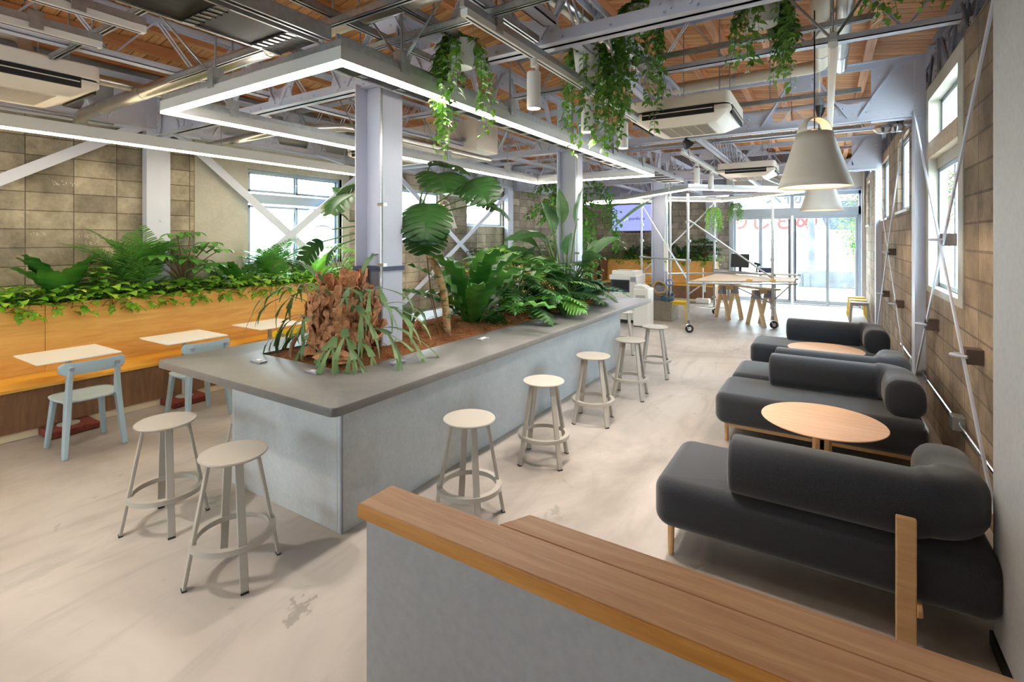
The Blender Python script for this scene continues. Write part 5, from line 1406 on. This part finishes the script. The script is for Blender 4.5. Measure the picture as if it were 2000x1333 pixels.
m.build('shield_fronds', M['dead'], sg, smooth='all')
def antler(m, p0, az, e0, e1, L, w, depth=2, sc=1.0):
    pts = spine(az, e0, e1, L, 7, p0); 
    blade(m, pts, lambda u: w*(.42+.95*u**1.3) if depth else w*(1.0-.75*u), az, .12)
    if depth:
        d = (pts[-1]-pts[-2]).normalized(); el = math.degrees(math.asin(max(-1,min(1,d.z))))
        for s_ in (-1, 1) if depth > 1 or random.random() < .7 else (U(-1,1),):
            antler(m, pts[-1]-d*L*.04, az+s_*U(.28,.5), el-U(0,8), el-U(20,50), L*U(.5,.68), w*.74, depth-1)
m = MB()
spec = [(-150,.36,38,-35,.26),(-165,.40,30,-40,.28),(175,.46,28,-20,.28),(-140,.30,10,-60,.24),(-170,.15,5,-65,.26),(-120,.30,20,-62,.2),(-100,.22,10,-70,.22),(-85,.34,25,-60,.2),
        (-60,.12,25,-55,.25),(-45,.16,22,-50,.26),(-30,.2,25,-40,.26),(-20,.12,12,-62,.26),(-8,.18,20,-35,.3),(10,.3,30,-25,.3),(-15,.45,40,-30,.26),(-70,.45,70,20,.16),(-95,.48,80,60,.18),(100,.5,70,20,.26),
        (-130,.47,60,-10,.24),(-40,.46,55,-20,.2),(150,.44,50,-20,.26),(130,.3,30,-40,.28),(60,.3,35,-30,.28),(-75,.08,20,-60,.12),(-25,.32,45,-45,.28),(-155,.1,25,-55,.24),(170,.2,30,-45,.3),(20,.14,30,-45,.3),(-5,.4,55,-20,.28),(-90,.40,75,30,.2),(-170,.44,60,10,.28),(-150,.42,50,-25,.28),(-30,.1,30,-45,.26),(-110,.1,5,-60,.18),(-160,.24,35,-58,.25)]
for a, z, e0, e1, L in spec:
    az = rad(a+U(-8,8)); R = .18; antler(m, (R*math.cos(az), R*math.sin(az), z*.9), az, e0+22, e1+12, L*U(1.15,1.45)*(.62 if -135 < a < -50 else 1), U(.018,.026)*(.8 if -135 < a < -50 else 1))
m.build('antler_fronds', M['lf_grey'], sg, smooth='all')
m = MB().tube([(-.25,-.18,.22),(-.28,-.24,.1),(-.26,-.27,.03),(-.2,-.3,.01)], [.012,.018,.014,.006], 8); m.build('aerial_root', M['stem_brown'], sg, smooth='all')
# small staghorn behind the column
sg2 = plant('staghorn_fern', 'small staghorn fern with tan fronds just behind the first column', (-3.2, 3.36, .94))
m = MB()
for i in range(26):
    az = U(0,2*PI); blade(m, spine(az, U(10,60), U(40,110), U(.08,.15), 5, (.05*math.cos(az),.05*math.sin(az),U(0,.06))), oval(U(.03,.055),.6), az, -.4)
m.build('shield_fronds', M['dead'], sg2, smooth='all'); m = MB()
for i in range(7): az = U(0,2*PI); antler(m, (0,0,.08), az, U(60,80), U(10,50), U(.16,.26), .02, 1)
m.build('antler_fronds', M['lf_grey'], sg2, smooth='all')

# monstera ------------------------------------------------------------------------------
random.seed(9)
mo_ = plant('monstera', 'tall monstera with a bare ringed trunk arching from behind the first column', (-2.98, 3.62, .94))
tr = [V(p) for p in ((0,0,0),(-.02,0,.22),(-.05,-.01,.42),(-.12,-.01,.60),(-.23,.01,.74),(-.38,.06,.82),(-.52,.14,.88),(-.6,.2,.98))]
dn = []
for a, b_ in zip(tr[:-1], tr[1:]):
    for k in range(4): dn.append(a.lerp(b_, k/4))
dn.append(tr[-1])
MB().tube(dn, [.034+.004*(i % 3 == 0) for i in range(len(dn))], 12).build('trunk', M['mon_stem'], mo_, smooth='all')
MB().tube([(.0,-.02,.03),(.05,-.06,.03),(.1,-.08,.0)], .016, 8).tube([(-.3,.04,.78),(-.2,-.02,.46),(-.1,-.03,.12),(-.02,-.02,.02)], .006, 6).tube([(-.25,0,.74),(-.12,-.1,.34),(.02,-.14,.02)], .004, 6).build('aerial_root', M['stem_brown'], mo_, smooth='all')
lf = MB(); pt = MB()
def mleaf(p0, tip, az, e0, e1, L, W, roll=0, nl=5):
    if L > .28: W *= 1.18
    p0 = V(p0); tip = V(tip); mid = p0.lerp(tip,.5)+V((0,0,.06)); pt.tube([p0, mid, tip], [.011,.009,.007], 6)
    notched(lf, spine(rad(az), e0, e1, L, 10, tip), rad(az), lambda u: W*(math.sin(PI*min(1,(u*.76+.22)))**.6)+.004, nl+2, .70, .42, -.2, roll, .13)
c = tr[-1]; c0 = tr[5]
# big hanging leaves facing the room
mleaf(c, (-.02,-.25,1.20), -55, -25, -78, .42, .20); mleaf(c, (-.26,-.1,1.10), -45, -15, -72, .40, .19); mleaf(c, (.14,.05,1.38), -20, 10, -62, .46, .17, .5)
mleaf(c, (-.22,.1,1.52), -35, 0, -60, .46, .22); mleaf(c, (-.45,.25,1.62), 10, 15, -40, .44, .2); mleaf(c, (-.62,-.42,1.28), -95, 10, -62, .44, .21)
mleaf(c, (-.9,-.1,1.42), -140, 10, -60, .4, .2); mleaf(c0, (-.22,.0,.98), -60, -20, -70, .34, .17); mleaf(c, (.1,.3,1.22), 25, 5, -55, .38, .18)
mleaf(c, (-.2,.5,1.3), 60, 10, -45, .38, .18); mleaf(c0, (-.05,-.1,1.06), -70, -20, -75, .30, .15)
# small curled young leaves on long stalks to the left
mleaf(c, (-1.16,-.3,1.32), 160, 55, 20, .16, .05); mleaf(c, (-1.2,-.35,.98), -130, 40, -30, .17, .07); mleaf(c, (-1.24,-.42,.86), -130, -30, -78, .36, .09, .9); mleaf(c, (-.95,-.35,1.06), -120, 60, 10, .16, .045); mleaf(c, (-1.05,-.4,.82), -110, -40, -80, .22, .08)
lf.build('leaves', M['lf_dark'], mo_, smooth='all'); pt.build('petiole', M['stem'], mo_, smooth='all')

# bird's nest ferns ---------------------------------------------------------------------
def birds_nest(name, label, loc, n, L, W, seed, mat='lf_fern', lo=(25,80), group=None, wave=.014, azs=None):
    random.seed(seed); r = plant(name, label, loc, 0, group); m = MB()
    for i in range(n):
        az = rad(azs[i]) if azs else 2*PI*i/n*2.4 + U(-.3,.3); f = i/n; e0 = lo[0]+(lo[1]-lo[0])*f + U(-4,4); LL = L*U(.8,1.1)
        W_ = W*U(.85,1.1)
        blade(m, spine(az, min(88,e0+16), e0-32-14*f, LL, 22, (.03*math.cos(az),.03*math.sin(az),0)), lambda u: W_*(.25+1.05*math.sin(PI*min(.93,(u*.9+.03))**1.25)), az, .22, wave, 7, 0, U(0,6))
    m.build('fronds', M[mat], r, smooth='all'); return r
birds_nest('birds_nest_fern', 'large dark green bird nest fern with wavy fronds in the middle of the trough', (-3.02, 4.05, .95), 22, .98, .07, 12, 'lf_fern', (22,80), None, .024)

# philodendrons ---------------------------------------------------------------------------
def philo(label, loc, n, R, H, seed, mat='lf_dark', LL=.30, sc=1):
    random.seed(seed); r = plant('tree_philodendron', label, loc); lf = MB(); pt = MB()
    for i in range(n):
        az = 2*PI*i*.381 + U(-.2,.2); f = (i+.5)/n; e = 80-62*f+U(-6,6); L = (R*.55+H*.5)*U(.75,1.05)
        pts = spine(az, min(86,e+10), e-28, L, 6, (0,0,0)); pt.tube(pts, [.007,.006,.006,.005,.005,.004,.004], 5)
        d = (pts[-1]-pts[-2]).normalized(); el = math.degrees(math.asin(d.z)); l = LL*U(.8,1.15)
        lobed(lf, spine(az+U(-.3,.3), min(el-5,25), -40+U(-22,15), l, 8, pts[-1]), az, lambda u: l*.50*(math.sin(PI*min(1,u*.80+.2))**.8), 8, .42, .5, -.3, U(-.35,.35), .9, .2)
    lf.build('leaves', M[mat], r, smooth='all'); pt.build('petiole', M['stem'], r, smooth='all'); return r
philo('cut-leaved philodendron low at the trough edge, right of the wavy fern', (-2.98, 4.78, .95), 34, .50, .50, 31)
philo('tall cut-leaved philodendron in the centre of the trough', (-3.2, 5.15, .97), 44, .6, .82, 32, 'lf_mid')
philo('cut-leaved philodendron at the foot of the bird of paradise', (-3.0, 5.85, .96), 38, .55, .56, 33)
philo('small cut-leaved philodendron hanging over the trough edge', (-2.85, 5.2, .95), 12, .3, .2, 34, 'lf_dark', .26)
philo('cut-leaved philodendron left of the second column', (-3.35, 6.0, .96), 26, .5, .55, 35, 'lf_fern')

# bird of paradise ----------------------------------------------------------------------------
random.seed(41)
bp = plant('bird_of_paradise', 'tall bird of paradise with paddle leaves at the second column', (-2.98, 6.1, .96)); lf = MB(); pt = MB()
for az, e, pl_, L, W, e0, e1, rl in ((185,72,.85,.62,.13,50,-45,0), (200,66,.8,.55,.12,40,-20,.5), (160,78,.98,.52,.12,80,40,0), (130,84,1.08,.55,.11,84,60,.4), (60,86,1.05,.6,.11,86,66,-.4),
    (-160,60,.72,.6,.13,30,-40,.2), (-60,62,.75,.5,.10,50,15,.7), (-20,60,.62,.42,.12,46,-30,-.4), (-5,58,.72,.46,.1,60,10,.9), (-100,70,.6,.5,.12,20,-35,0), (190,58,.55,.4,.13,30,-30,0), (20,70,.7,.4,.08,60,-10,.4), (-140,76,.9,.5,.12,12,-30,.3)):
    a = rad(az); p = spine(a, min(88,e+10), e-8, pl_, 8, (.05*math.cos(a), .05*math.sin(a), 0)); pt.tube(p, [.016]*4+[.013]*3+[.010]*2, 7)
    q = spine(a, e0, e1, L, 12, p[-1]); pt.tube(q[:9], [.008,.007,.006,.005,.004,.003,.003,.002,.002], 5); blade(lf, q, oval(W,.42), a, .35, .005, 4, rl)
a = rad(2); p = spine(a, 68, 48, 1.07, 8); q = spine(a, 42, 30, .80, 12, p[-1]); pt.tube(p, [.013]*5+[.01]*4, 7); blade(lf, q, oval(.022,.6), a, 1.4, .003, 3, .8)
lf.build('leaves', M['lf_bop'], bp, smooth='all'); pt.build('stalk', M['stem'], bp, smooth='all')
MB().cyl((0,0,-.02),(0,0,.1),.09,.1,14).build('trunk_base', M['stem'], bp, smooth=True)
# elephant-ear leaf behind
random.seed(43)
ee = plant('elephant_ear', 'bright green elephant ear plant behind the philodendrons', (-3.5, 5.75, .95)); lf = MB(); pt = MB()
for az, L, e0 in ((-170,.95,74),(-120,.9,80),(170,.78,66),(60,.8,80)):
    a = rad(az); p = spine(a, e0+8, e0-10, L*.78, 6); pt.tube(p, .011, 6); blade(lf, spine(a, 20, -48, .42, 9, p[-1]), heart(.17), a, .18, .006, 3)
lf.build('leaves', M['lf_bright'], ee, smooth='all'); pt.build('stalk', M['stem'], ee, smooth='all')
# blue star fern at the end
random.seed(47)
bf = plant('blue_star_fern', 'blue green fern drooping over the far end of the counter', (-2.98, 6.66, .95)); lf = MB()
for i in range(46):
    az = 2*PI*i*.381; e = U(30,80); L = U(.30,.52)
    lobed(lf, spine(az, e+12, e-70, L, 9, (.1*math.cos(az)*U(.2,1),.1*math.sin(az)*U(.2,1),0)), az, lambda u: .072*math.sin(PI*min(1,u*.82+.15)), 8, .5, .6, -.2, U(-.3,.3), .8, .2)
a = rad(-12); lobed(lf, spine(a, 50, -38, .78, 12, (.08,-.02,.02)), a, lambda u: .12*math.sin(PI*min(1,u*.82+.14)), 11, .45, .55, -.25, 0, .9, .2)
lf.build('fronds', M['lf_blue'], bf, smooth='all')

# plants on the left bench ------------------------------------------------------------------------
PB = 1.09
birds_nest('birds_nest_fern', 'broad bird nest fern at the left end of the bench, below the chalk marks', (-6.84, 1.92, PB), 9, .62, .10, 51, 'lf_fern', (58,86), None, .012, [-30,-80,-60,20,80,45,-95,85,-75])
def croton(label, loc, H, n, seed, mat='lf_bright', LL=.16, W=.036, tiers=3, name='leafy_shrub', per=7, spread=.1):
    random.seed(seed); r = plant(name, label, loc); lf = MB(); st = MB()
    for k in range(n):
        a0 = U(0,6.28); p = spine(a0, 88, 80-spread*120, H*U(.6,1), 6, (U(-.05,.05),U(-.05,.05),0)); st.tube(p, [.007]*4+[.005]*3, 5)
        for t_ in range(tiers):
            b_ = p[-1-t_] if t_ < 5 else p[1]
            for i in range(per):
                az = 2*PI*i/per+U(-.3,.3)+t_; l = LL*U(.75,1.1); q = spine(az, U(10,45), U(-50,-10), l, 6, b_+V((math.cos(az),math.sin(az),.3))*.02); blade(lf, q, oval(W*U(.85,1.1),.5), az, .2)
    lf.build('leaves', M[mat], r, smooth='all'); st.build('stem', M['stem_brown'], r, smooth='all'); return r
croton('yellow green leafy plant leaning on the block wall right of the bird nest fern', (-6.84, 2.24, PB), .48, 3, 53, 'lf_bright', .16, .042, 4)
def palm(label, loc, n, L, seed, mat='lf_mid', lw=.008, name='kentia_palm', LL=.22):
    random.seed(seed); r = plant(name, label, loc); lf = MB(); st = MB()
    for i in range(n):
        az = 2*PI*i*.381+U(-.2,.2); e = U(64,88); l = L*U(.7,1.1); p = spine(az, min(89,e+6), e-75*U(.5,1), l, 10, (U(-.06,.06),U(-.06,.06),0), 1.5); st.tube(p, [.006-.0004*k for k in range(11)], 5)
        pinnate(lf, p, az, lambda u: LL*math.sin(PI*(u*.8+.16)), lw, 20, 58, 16, 0, .28)
    lf.build('fronds', M[mat], r, smooth='all'); st.build('stem', M['stem'], r, smooth='all'); return r
palm('feathery palm on the bench left of the white wall column', (-6.84, 2.62, PB), 18, .95, 55)
def scheff(label, loc, n, H, seed, mat='lf_mid', LL=.13, W=.026, name='umbrella_plant', per=8):
    random.seed(seed); r = plant(name, label, loc); lf = MB(); st = MB()
    for k in range(n):
        f = k/n; az = 2*PI*k*.381; p = spine(az, 86-30*f, 52-50*f, H*U(.5,.9)*(1-.2*f), 6, (0,0,H*.12)); st.tube(p, .005, 5)
        for i in range(per): a = 2*PI*i/per+U(-.15,.15); q = spine(a, 15, -45, LL*U(.8,1.1), 5, p[-1]); blade(lf, q, oval(W,.6), a, .2)
    st.tube([(0,0,0),(0,0,H*.3)], .01, 6); lf.build('leaves', M[mat], r, smooth='all'); st.build('stem', M['stem_brown'], r, smooth='all'); return r
scheff('umbrella plant in front of the white wall column', (-6.84, 3.12, PB), 22, 1.0, 57, 'lf_mid', .2, .042)
birds_nest('birds_nest_fern', 'small bird nest fern left of the big left window', (-6.84, 3.82, PB), 9, .55, .06, 59, 'lf_fern', (35,84))
palm('feathery palm in front of the left part of the big left window', (-6.84, 4.32, PB), 16, .85, 61, 'lf_mid', .008, 'kentia_palm', .2)
birds_nest('peace_lily', 'upright bright green lily in front of the big left window', (-6.84, 5.0, PB), 14, .62, .05, 63, 'lf_bright', (40,84), None, .002)
scheff('small umbrella plant at the right side of the big left window', (-6.84, 5.5, PB), 18, .74, 65, 'lf_bright', .14, .024)
croton('loose leafy plant in the middle of the big left window', (-6.84, 4.72, PB), .5, 3, 67, 'lf_mid', .12, .03, 3)
# far benches
croton('grey green bushy plant on the far left bench below the window', (-6.84, 9.3, PB), .6, 6, 71, 'lf_grey', .13, .028, 5)
palm('pale feathery fern on the far left bench', (-6.84, 10.0, PB), 12, .5, 73, 'lf_bright', .008, 'feather_fern', .14)
birds_nest('lily_plant', 'bright green upright plant on the far left bench by the wall column', (-6.84, 10.7, PB), 14, .7, .07, 75, 'lf_bright', (45,86), None, .003)
palm('blue green feathery plant on the far left bench beyond the wall column', (-6.84, 11.6, PB), 14, .7, 77, 'lf_blue', .01, 'feather_fern', .16)
scheff('umbrella plant in the far left corner bench', (-6.84, 13.0, PB), 18, .7, 79)
croton('yellow leaved plant on the bench under the television, at its left', (-5.75, 15.66, PB), .55, 3, 81, 'lf_bright', .16, .035, 3)
birds_nest('birds_nest_fern', 'dark upright fern on the bench under the television', (-5.3, 15.66, PB), 12, .62, .05, 83, 'lf_dark', (35,86))
scheff('dark umbrella plant on the bench under the right part of the television', (-4.65, 15.66, PB), 24, .75, 85, 'lf_dark', .18, .035)
palm('dark palm just left of the third column on the far bench', (-4.25, 15.66, PB), 14, .8, 87, 'lf_dark', .009, 'kentia_palm', .2)
birds_nest('birds_nest_fern', 'arching dark fern on the far bench right of the third column', (-3.75, 15.66, PB), 11, .62, .055, 89, 'lf_dark', (25,78))
scheff('dark glossy umbrella plant on the far bench in front of the wall column', (-3.05, 15.64, PB), 30, .85, 91, 'lf_dark', .2, .04)
for o in list(C.objects):
    if o.parent is None and o.get('category') == 'plant' and o.name.split('.')[0] != 'weeping_fig':
        if o.location.x < -6.5: clamp_wall(o, 0, -7.185, -1)
        elif o.location.y > 15: clamp_wall(o, 1, 15.83, 1)
# pothos edging ---------------------------------------------------------------------------------
def pothos(seed, R=.2, n=22):
    random.seed(seed); r = plant('pothos', 'p', (0,0,0)); lf = MB(); st = MB()
    for i in range(n):
        az = 2*PI*i*.381+U(-.3,.3); e = U(35,86); L = U(.06,R*1.25); p = spine(az, e+10, e-30, L, 4, (U(-.05,.05),U(-.09,.09),-.015)); st.tube(p, .0028, 4)
        l = U(.095,.14); blade(lf, spine(az+U(-.5,.5), U(5,45), U(-50,-5), l, 6, p[-1]), heart(l*.46), az, .18, 0, 1, U(-.3,.3))
    for i in range(1):
        az = U(-.8,.8); p = spine(az, 30, -60, .16, 5, (.05,U(-.08,.08),0)); st.tube(p, .003, 4)
        for q in p[2:]: a = U(-1,1); l = U(.07,.1); blade(lf, spine(a, -5, -60, l, 6, q), heart(l*.42), a, .18)
    lf.v = [(max(v[0], -.2), v[1], max(v[2], -.13 if v[0] > .05 else -.02)) for v in lf.v]
    lf.build('leaves', M['lf_pothos'], r, smooth='all'); st.build('stem', M['stem'], r, smooth='all'); return r
protos = [pothos(101+i) for i in range(5)]; used = set(); random.seed(99)
LB1 = 'variegated pothos edging the rim of the nearest orange planter bench'; LB2 = 'pothos edging the rim of the far left bench'; LB3 = 'pothos edging the rim of the bench under the television'
spots = []
y = .7
while y < 6.1: spots.append((-6.80+U(-.02,.02), y, LB1, 'pothos on the nearest bench', 0)); spots.append((-6.95+U(-.02,.02), y+.09, LB1, 'pothos on the nearest bench', 0)) ; y += .165
y = 8.95
while y < 14.9: spots.append((-6.84+U(-.03,.03), y, LB2, 'pothos on the far left bench', 0)); y += .26
x = -6.0
while x < -2.7: spots.append((x, 15.68+U(-.03,.03), LB3, 'pothos on the far bench', -PI/2)); x += .2
for i, (x, y, lab, g, rz) in enumerate(spots):
    q = protos[i % 5]; rr = rz + U(-.5,.5)
    if i < 5: q.location = (x, y, PB); q.rotation_euler = (0,0,rr); q['label'] = lab; q['group'] = g; q.scale = (1.1,)*3
    else: dup(q, (x, y, PB+U(-.01,.015)), rr, lab, g, U(.95,1.3))
# hanging vines -------------------------------------------------------------------------------------
def vine_pot(label, loc, ztop, ns, Lmax, seed, bias=None, R=.10, H=.19, leaf=.05, mat='lf_vine', hang=True):
    random.seed(seed); r = plant('hanging_vine', label, loc, 0, 'hanging vine pots'); lf = MB(); st = MB()
    MB().lathe([(0,0),(R*.76,0),(R*.8,.006),(R,H),(R*.95,H),(R*.9,H-.03),(0,H-.035)], n=28).build('pot', M['pot_white'], r, smooth=True)
    MB().lathe([(R*.9,H-.028),(0,H-.02)], n=18).build('soil', M['soil'], r)
    if hang:
        m = MB()
        for k in range(3): q = 2*PI*k/3+.4; m.cyl((R*.97*math.cos(q),R*.97*math.sin(q),H),(0,0,ztop-loc[2]),.0022,.0022,5)
        m.build('hanger_wire', M['white_metal'], r)
    for i in range(ns):
        az = 2*PI*i*.381+U(-.3,.3) if bias is None or random.random() < .62 else rad(bias)+U(-.6,.6); L = Lmax*U(.35,1.0)
        p = [V((R*.5*math.cos(az),R*.5*math.sin(az),H-.02)), V((R*.85*math.cos(az),R*.85*math.sin(az),H+U(.01,.05)))]
        q = p[-1]; d = V((math.cos(az)*.6,math.sin(az)*.6,-.2)); k = int(L/.032)
        for j in range(k): d = (d*.72 + V((U(-.22,.22),U(-.22,.22),-.55))*.5).normalized(); q = q + d*.032; p.append(q)
        st.tube(p, .0018, 3, False)
        for j in range(2, len(p)):
            for s_ in (0,) if j % 2 else (0, 1):
                a = U(0,6.28); l = leaf*U(.75,1.3); blade(lf, spine(a, U(-20,20), U(-85,-50), l, 4, p[j]), oval(l*.27,.42), a, .2, 0, 1, U(-.5,.5))
    for i in range(30):
        az = U(0,6.28); l = leaf*U(.8,1.2); blade(lf, spine(az, U(20,60), U(-40,0), l, 4, (R*U(0,.9)*math.cos(az),R*U(0,.9)*math.sin(az),H)), oval(l*.27,.42), az, .2)
    lf.build('leaves', M[mat], r, smooth='all'); st.build('vine_stem', M['stem'], r, smooth='all'); return r
vine_pot('trailing vine in a white pot, hanging in front of the counter light rail', (-2.02, 2.60, 2.95), 3.9, 28, .84, 201, -150, .088, .17, .058)
vine_pot('trailing vine in a white pot hanging at the far side of the spotlight track', (-1.54, 3.52, 3.08), 3.9, 28, .85, 203, 20, .10, .19, .056)
vine_pot('longest trailing vine, in a high white pot just left of the air conditioner', (-1.30, 4.0, 3.52), 4.2, 26, 1.15, 205, -150, .1, .19, .062)
vine_pot('trailing vine in a white pot in front of the right air conditioner corner', (-.38, 4.05, 3.38), 4.2, 34, .72, 207, 60, .115, .22, .06)
vine_pot('vine trailing into the top of the picture between the two right pots', (-.76, 3.5, 3.78), 4.2, 14, .5, 209, -110, .1, .16, .075)
vine_pot('vine trailing into the top right corner of the picture near the right wall', (.36, 3.6, 3.48), 4.0, 24, .6, 211, -60, .1, .19, .06)
vine_pot('small vine hanging from the far scaffold post', (-2.26, 12.62, 2.42), 2.7, 34, .62, 213, None, .09, .12, .05, 'lf_bright')
vine_pot('small vine hanging right of the far scaffold post before the entrance glass', (-2.0, 14.3, 2.62), 3.2, 34, .6, 215, None, .09, .12, .05, 'lf_vine')
# weeping fig behind the second column ---------------------------------------------------------------
random.seed(301)
fg = plant('weeping_fig', 'tall weeping fig tree behind the second column', (-4.25, 8.9, 0)); lf = MB(); st = MB()
MB().lathe([(0,0),(.2,0),(.25,.42),(.22,.42),(.2,.36),(0,.36)], n=24).build('pot', M['concrete_box'], fg, smooth=True)
tk = [(0,0,.3),(.05,.02,1.0),(-.04,0,1.7),(.02,.03,2.3),(0,.0,2.9)]; st.tube(tk, [.035,.03,.028,.022,.012], 8)
for i in range(56):
    z = U(1.9,2.95); az = U(0,6.28); p = spine(az, U(20,60), U(-70,-30), U(.5,1.0), 9, (U(-.04,.04),U(-.04,.04),z)); st.tube(p, [.008-.0007*k for k in range(10)], 4)
    if az > 4.7 or az < .9:
        q = p[-1]; 
        if random.random() < .6:
            for k in range(9): q = q + V((U(-.03,.05),U(-.03,.03),-.1)); p.append(q)
    for q in p[2:]:
        for _ in range(4): a = U(0,6.28); l = U(.08,.12); blade(lf, spine(a, U(-30,10), U(-85,-50), l, 4, q+V((U(-.05,.05),U(-.05,.05),U(-.04,.04)))), oval(l*.26,.45), a, .15)
lf.build('leaves', M['lf_mid'], fg, smooth='all'); st.build('branches', M['stem_brown'], fg, smooth='all')
# trees outside -----------------------------------------------------------------------------------------
def tree(label, loc, H, R, n, seed, mat, name='street_tree', leaf=.2, thin=.07):
    random.seed(seed); r = plant(name, label, loc, 0, None, 'tree'); lf = MB(); st = MB()
    st.tube([(0,0,0),(.05,0,H*.35),(-.03,.03,H*.7),(0,0,H)], [thin,thin*.8,thin*.5,thin*.2], 7)
    for i in range(n):
        z = U(.35,1)*H; az = U(0,6.28); p = spine(az, U(10,60), U(0,50), R*U(.5,1.05), 5, (0,0,z)); st.tube(p, [thin*.3]*3+[thin*.15]*3, 4)
        for q in p[1:]:
            for _ in range(11): a = U(0,6.28); blade(lf, spine(a, U(-30,40), U(-60,10), leaf*U(.7,1.2), 3, q+V((U(-.25,.25),U(-.25,.25),U(-.2,.2)))), oval(leaf*.3,.5), a, .1)
    lf.build('leaves', M[mat], r, smooth='all'); st.build('trunk', M['stem_brown'], r, smooth='all'); return r
M['lf_out'] = leafmat('leaf_outside', (58,82,46), (110,134,84), .6, .3)
tree('young bare-trunked street tree outside the left door leaf', (-4.1, 25.0, 0), 4.4, 1.1, 16, 401, 'lf_out')
tree('bushy pale green tree outside the right door leaf', (1.2, 24.6, .4), 5.2, 1.6, 46, 403, 'lf_out')
tree('bushy pale tree at the right edge of the entrance view', (4.6, 29.0, .3), 5.8, 1.8, 46, 405, 'lf_out')
tree('low green shrub behind the concrete wall outside', (.9, 23.2, .3), 1.9, .9, 26, 407, 'lf_mid', 'shrub', .13, .03)
tree('green tree outside the near right window', (3.4, 9.5, 0), 4.0, 1.3, 30, 409, 'lf_out')
# ------------------------------------------------------------------ light, camera
w = bpy.data.worlds.new('sky'); S.world = w; w.use_nodes = True
nt = w.node_tree; bg = nt.nodes['Background']
tc = nt.nodes.new('ShaderNodeTexCoord'); sx = nt.nodes.new('ShaderNodeSeparateXYZ'); nt.links.new(tc.outputs['Generated'], sx.inputs[0])
cr = ramp(nt, sx.outputs[2], [(.0, (1,1,1,1)), (.5, (.80,.90,1,1))]); nt.links.new(cr, bg.inputs[0]); bg.inputs[1].default_value = 12.5
sun = bpy.data.lights.new('sun', 'SUN'); sun.energy = 5; sun.angle = rad(1.5); sun.color = (1,.96,.9)
so = bpy.data.objects.new('sun', sun); C.objects.link(so); so.rotation_euler = (rad(38), 0, rad(165)); so.location = (0, 0, 12)
def spot(x, y, z, e, col=(1,.9,.8), ang=95, tilt=(0,0), size=.04):
    l = bpy.data.lights.new('spot_lamp', 'SPOT'); l.energy = e; l.color = col; l.spot_size = rad(ang); l.spot_blend = .6; l.shadow_soft_size = size
    o = bpy.data.objects.new('spot_lamp', l); C.objects.link(o); o.location = (x, y, z); o.rotation_euler = (tilt[0], tilt[1], 0)
for x, y, lab in SPOTS: spot(x, y, 2.62, 55 if y < 6 else 40, tilt=(0, 0))
for x, y, z in ((-.07,4.45,2.36),(-.045,7.75,2.34),(-6.02,7.2,2.16)):
    l = bpy.data.lights.new('pendant_bulb', 'POINT'); l.energy = 12; l.color = (1,.8,.55); l.shadow_soft_size = .04
    o = bpy.data.objects.new('pendant_bulb', l); C.objects.link(o); o.location = (x, y, z-.02)
cd = bpy.data.cameras.new('camera'); cam = bpy.data.objects.new('camera', cd); C.objects.link(cam); S.camera = cam
cd.sensor_width = 36; cd.lens = 975/2000*36; cd.shift_y = (466-666.5)/2000; cd.clip_start = .05; cd.clip_end = 200
cam.location = (0, 0, 1.83); cam.rotation_euler = (PI/2, 0, math.atan2(612, 975))
S.view_settings.view_transform = 'Standard'; S.view_settings.look = 'None'; S.view_settings.gamma = 1; S.view_settings.exposure = 1.17
S.view_settings.use_curve_mapping = False
cy_ = S.cycles
cy_.max_bounces = 8; cy_.diffuse_bounces = 5; cy_.glossy_bounces = 3; cy_.transmission_bounces = 4; cy_.transparent_max_bounces = 10
cy_.sample_clamp_indirect = 6; cy_.caustics_reflective = False; cy_.caustics_refractive = False
cy_.use_denoising = True
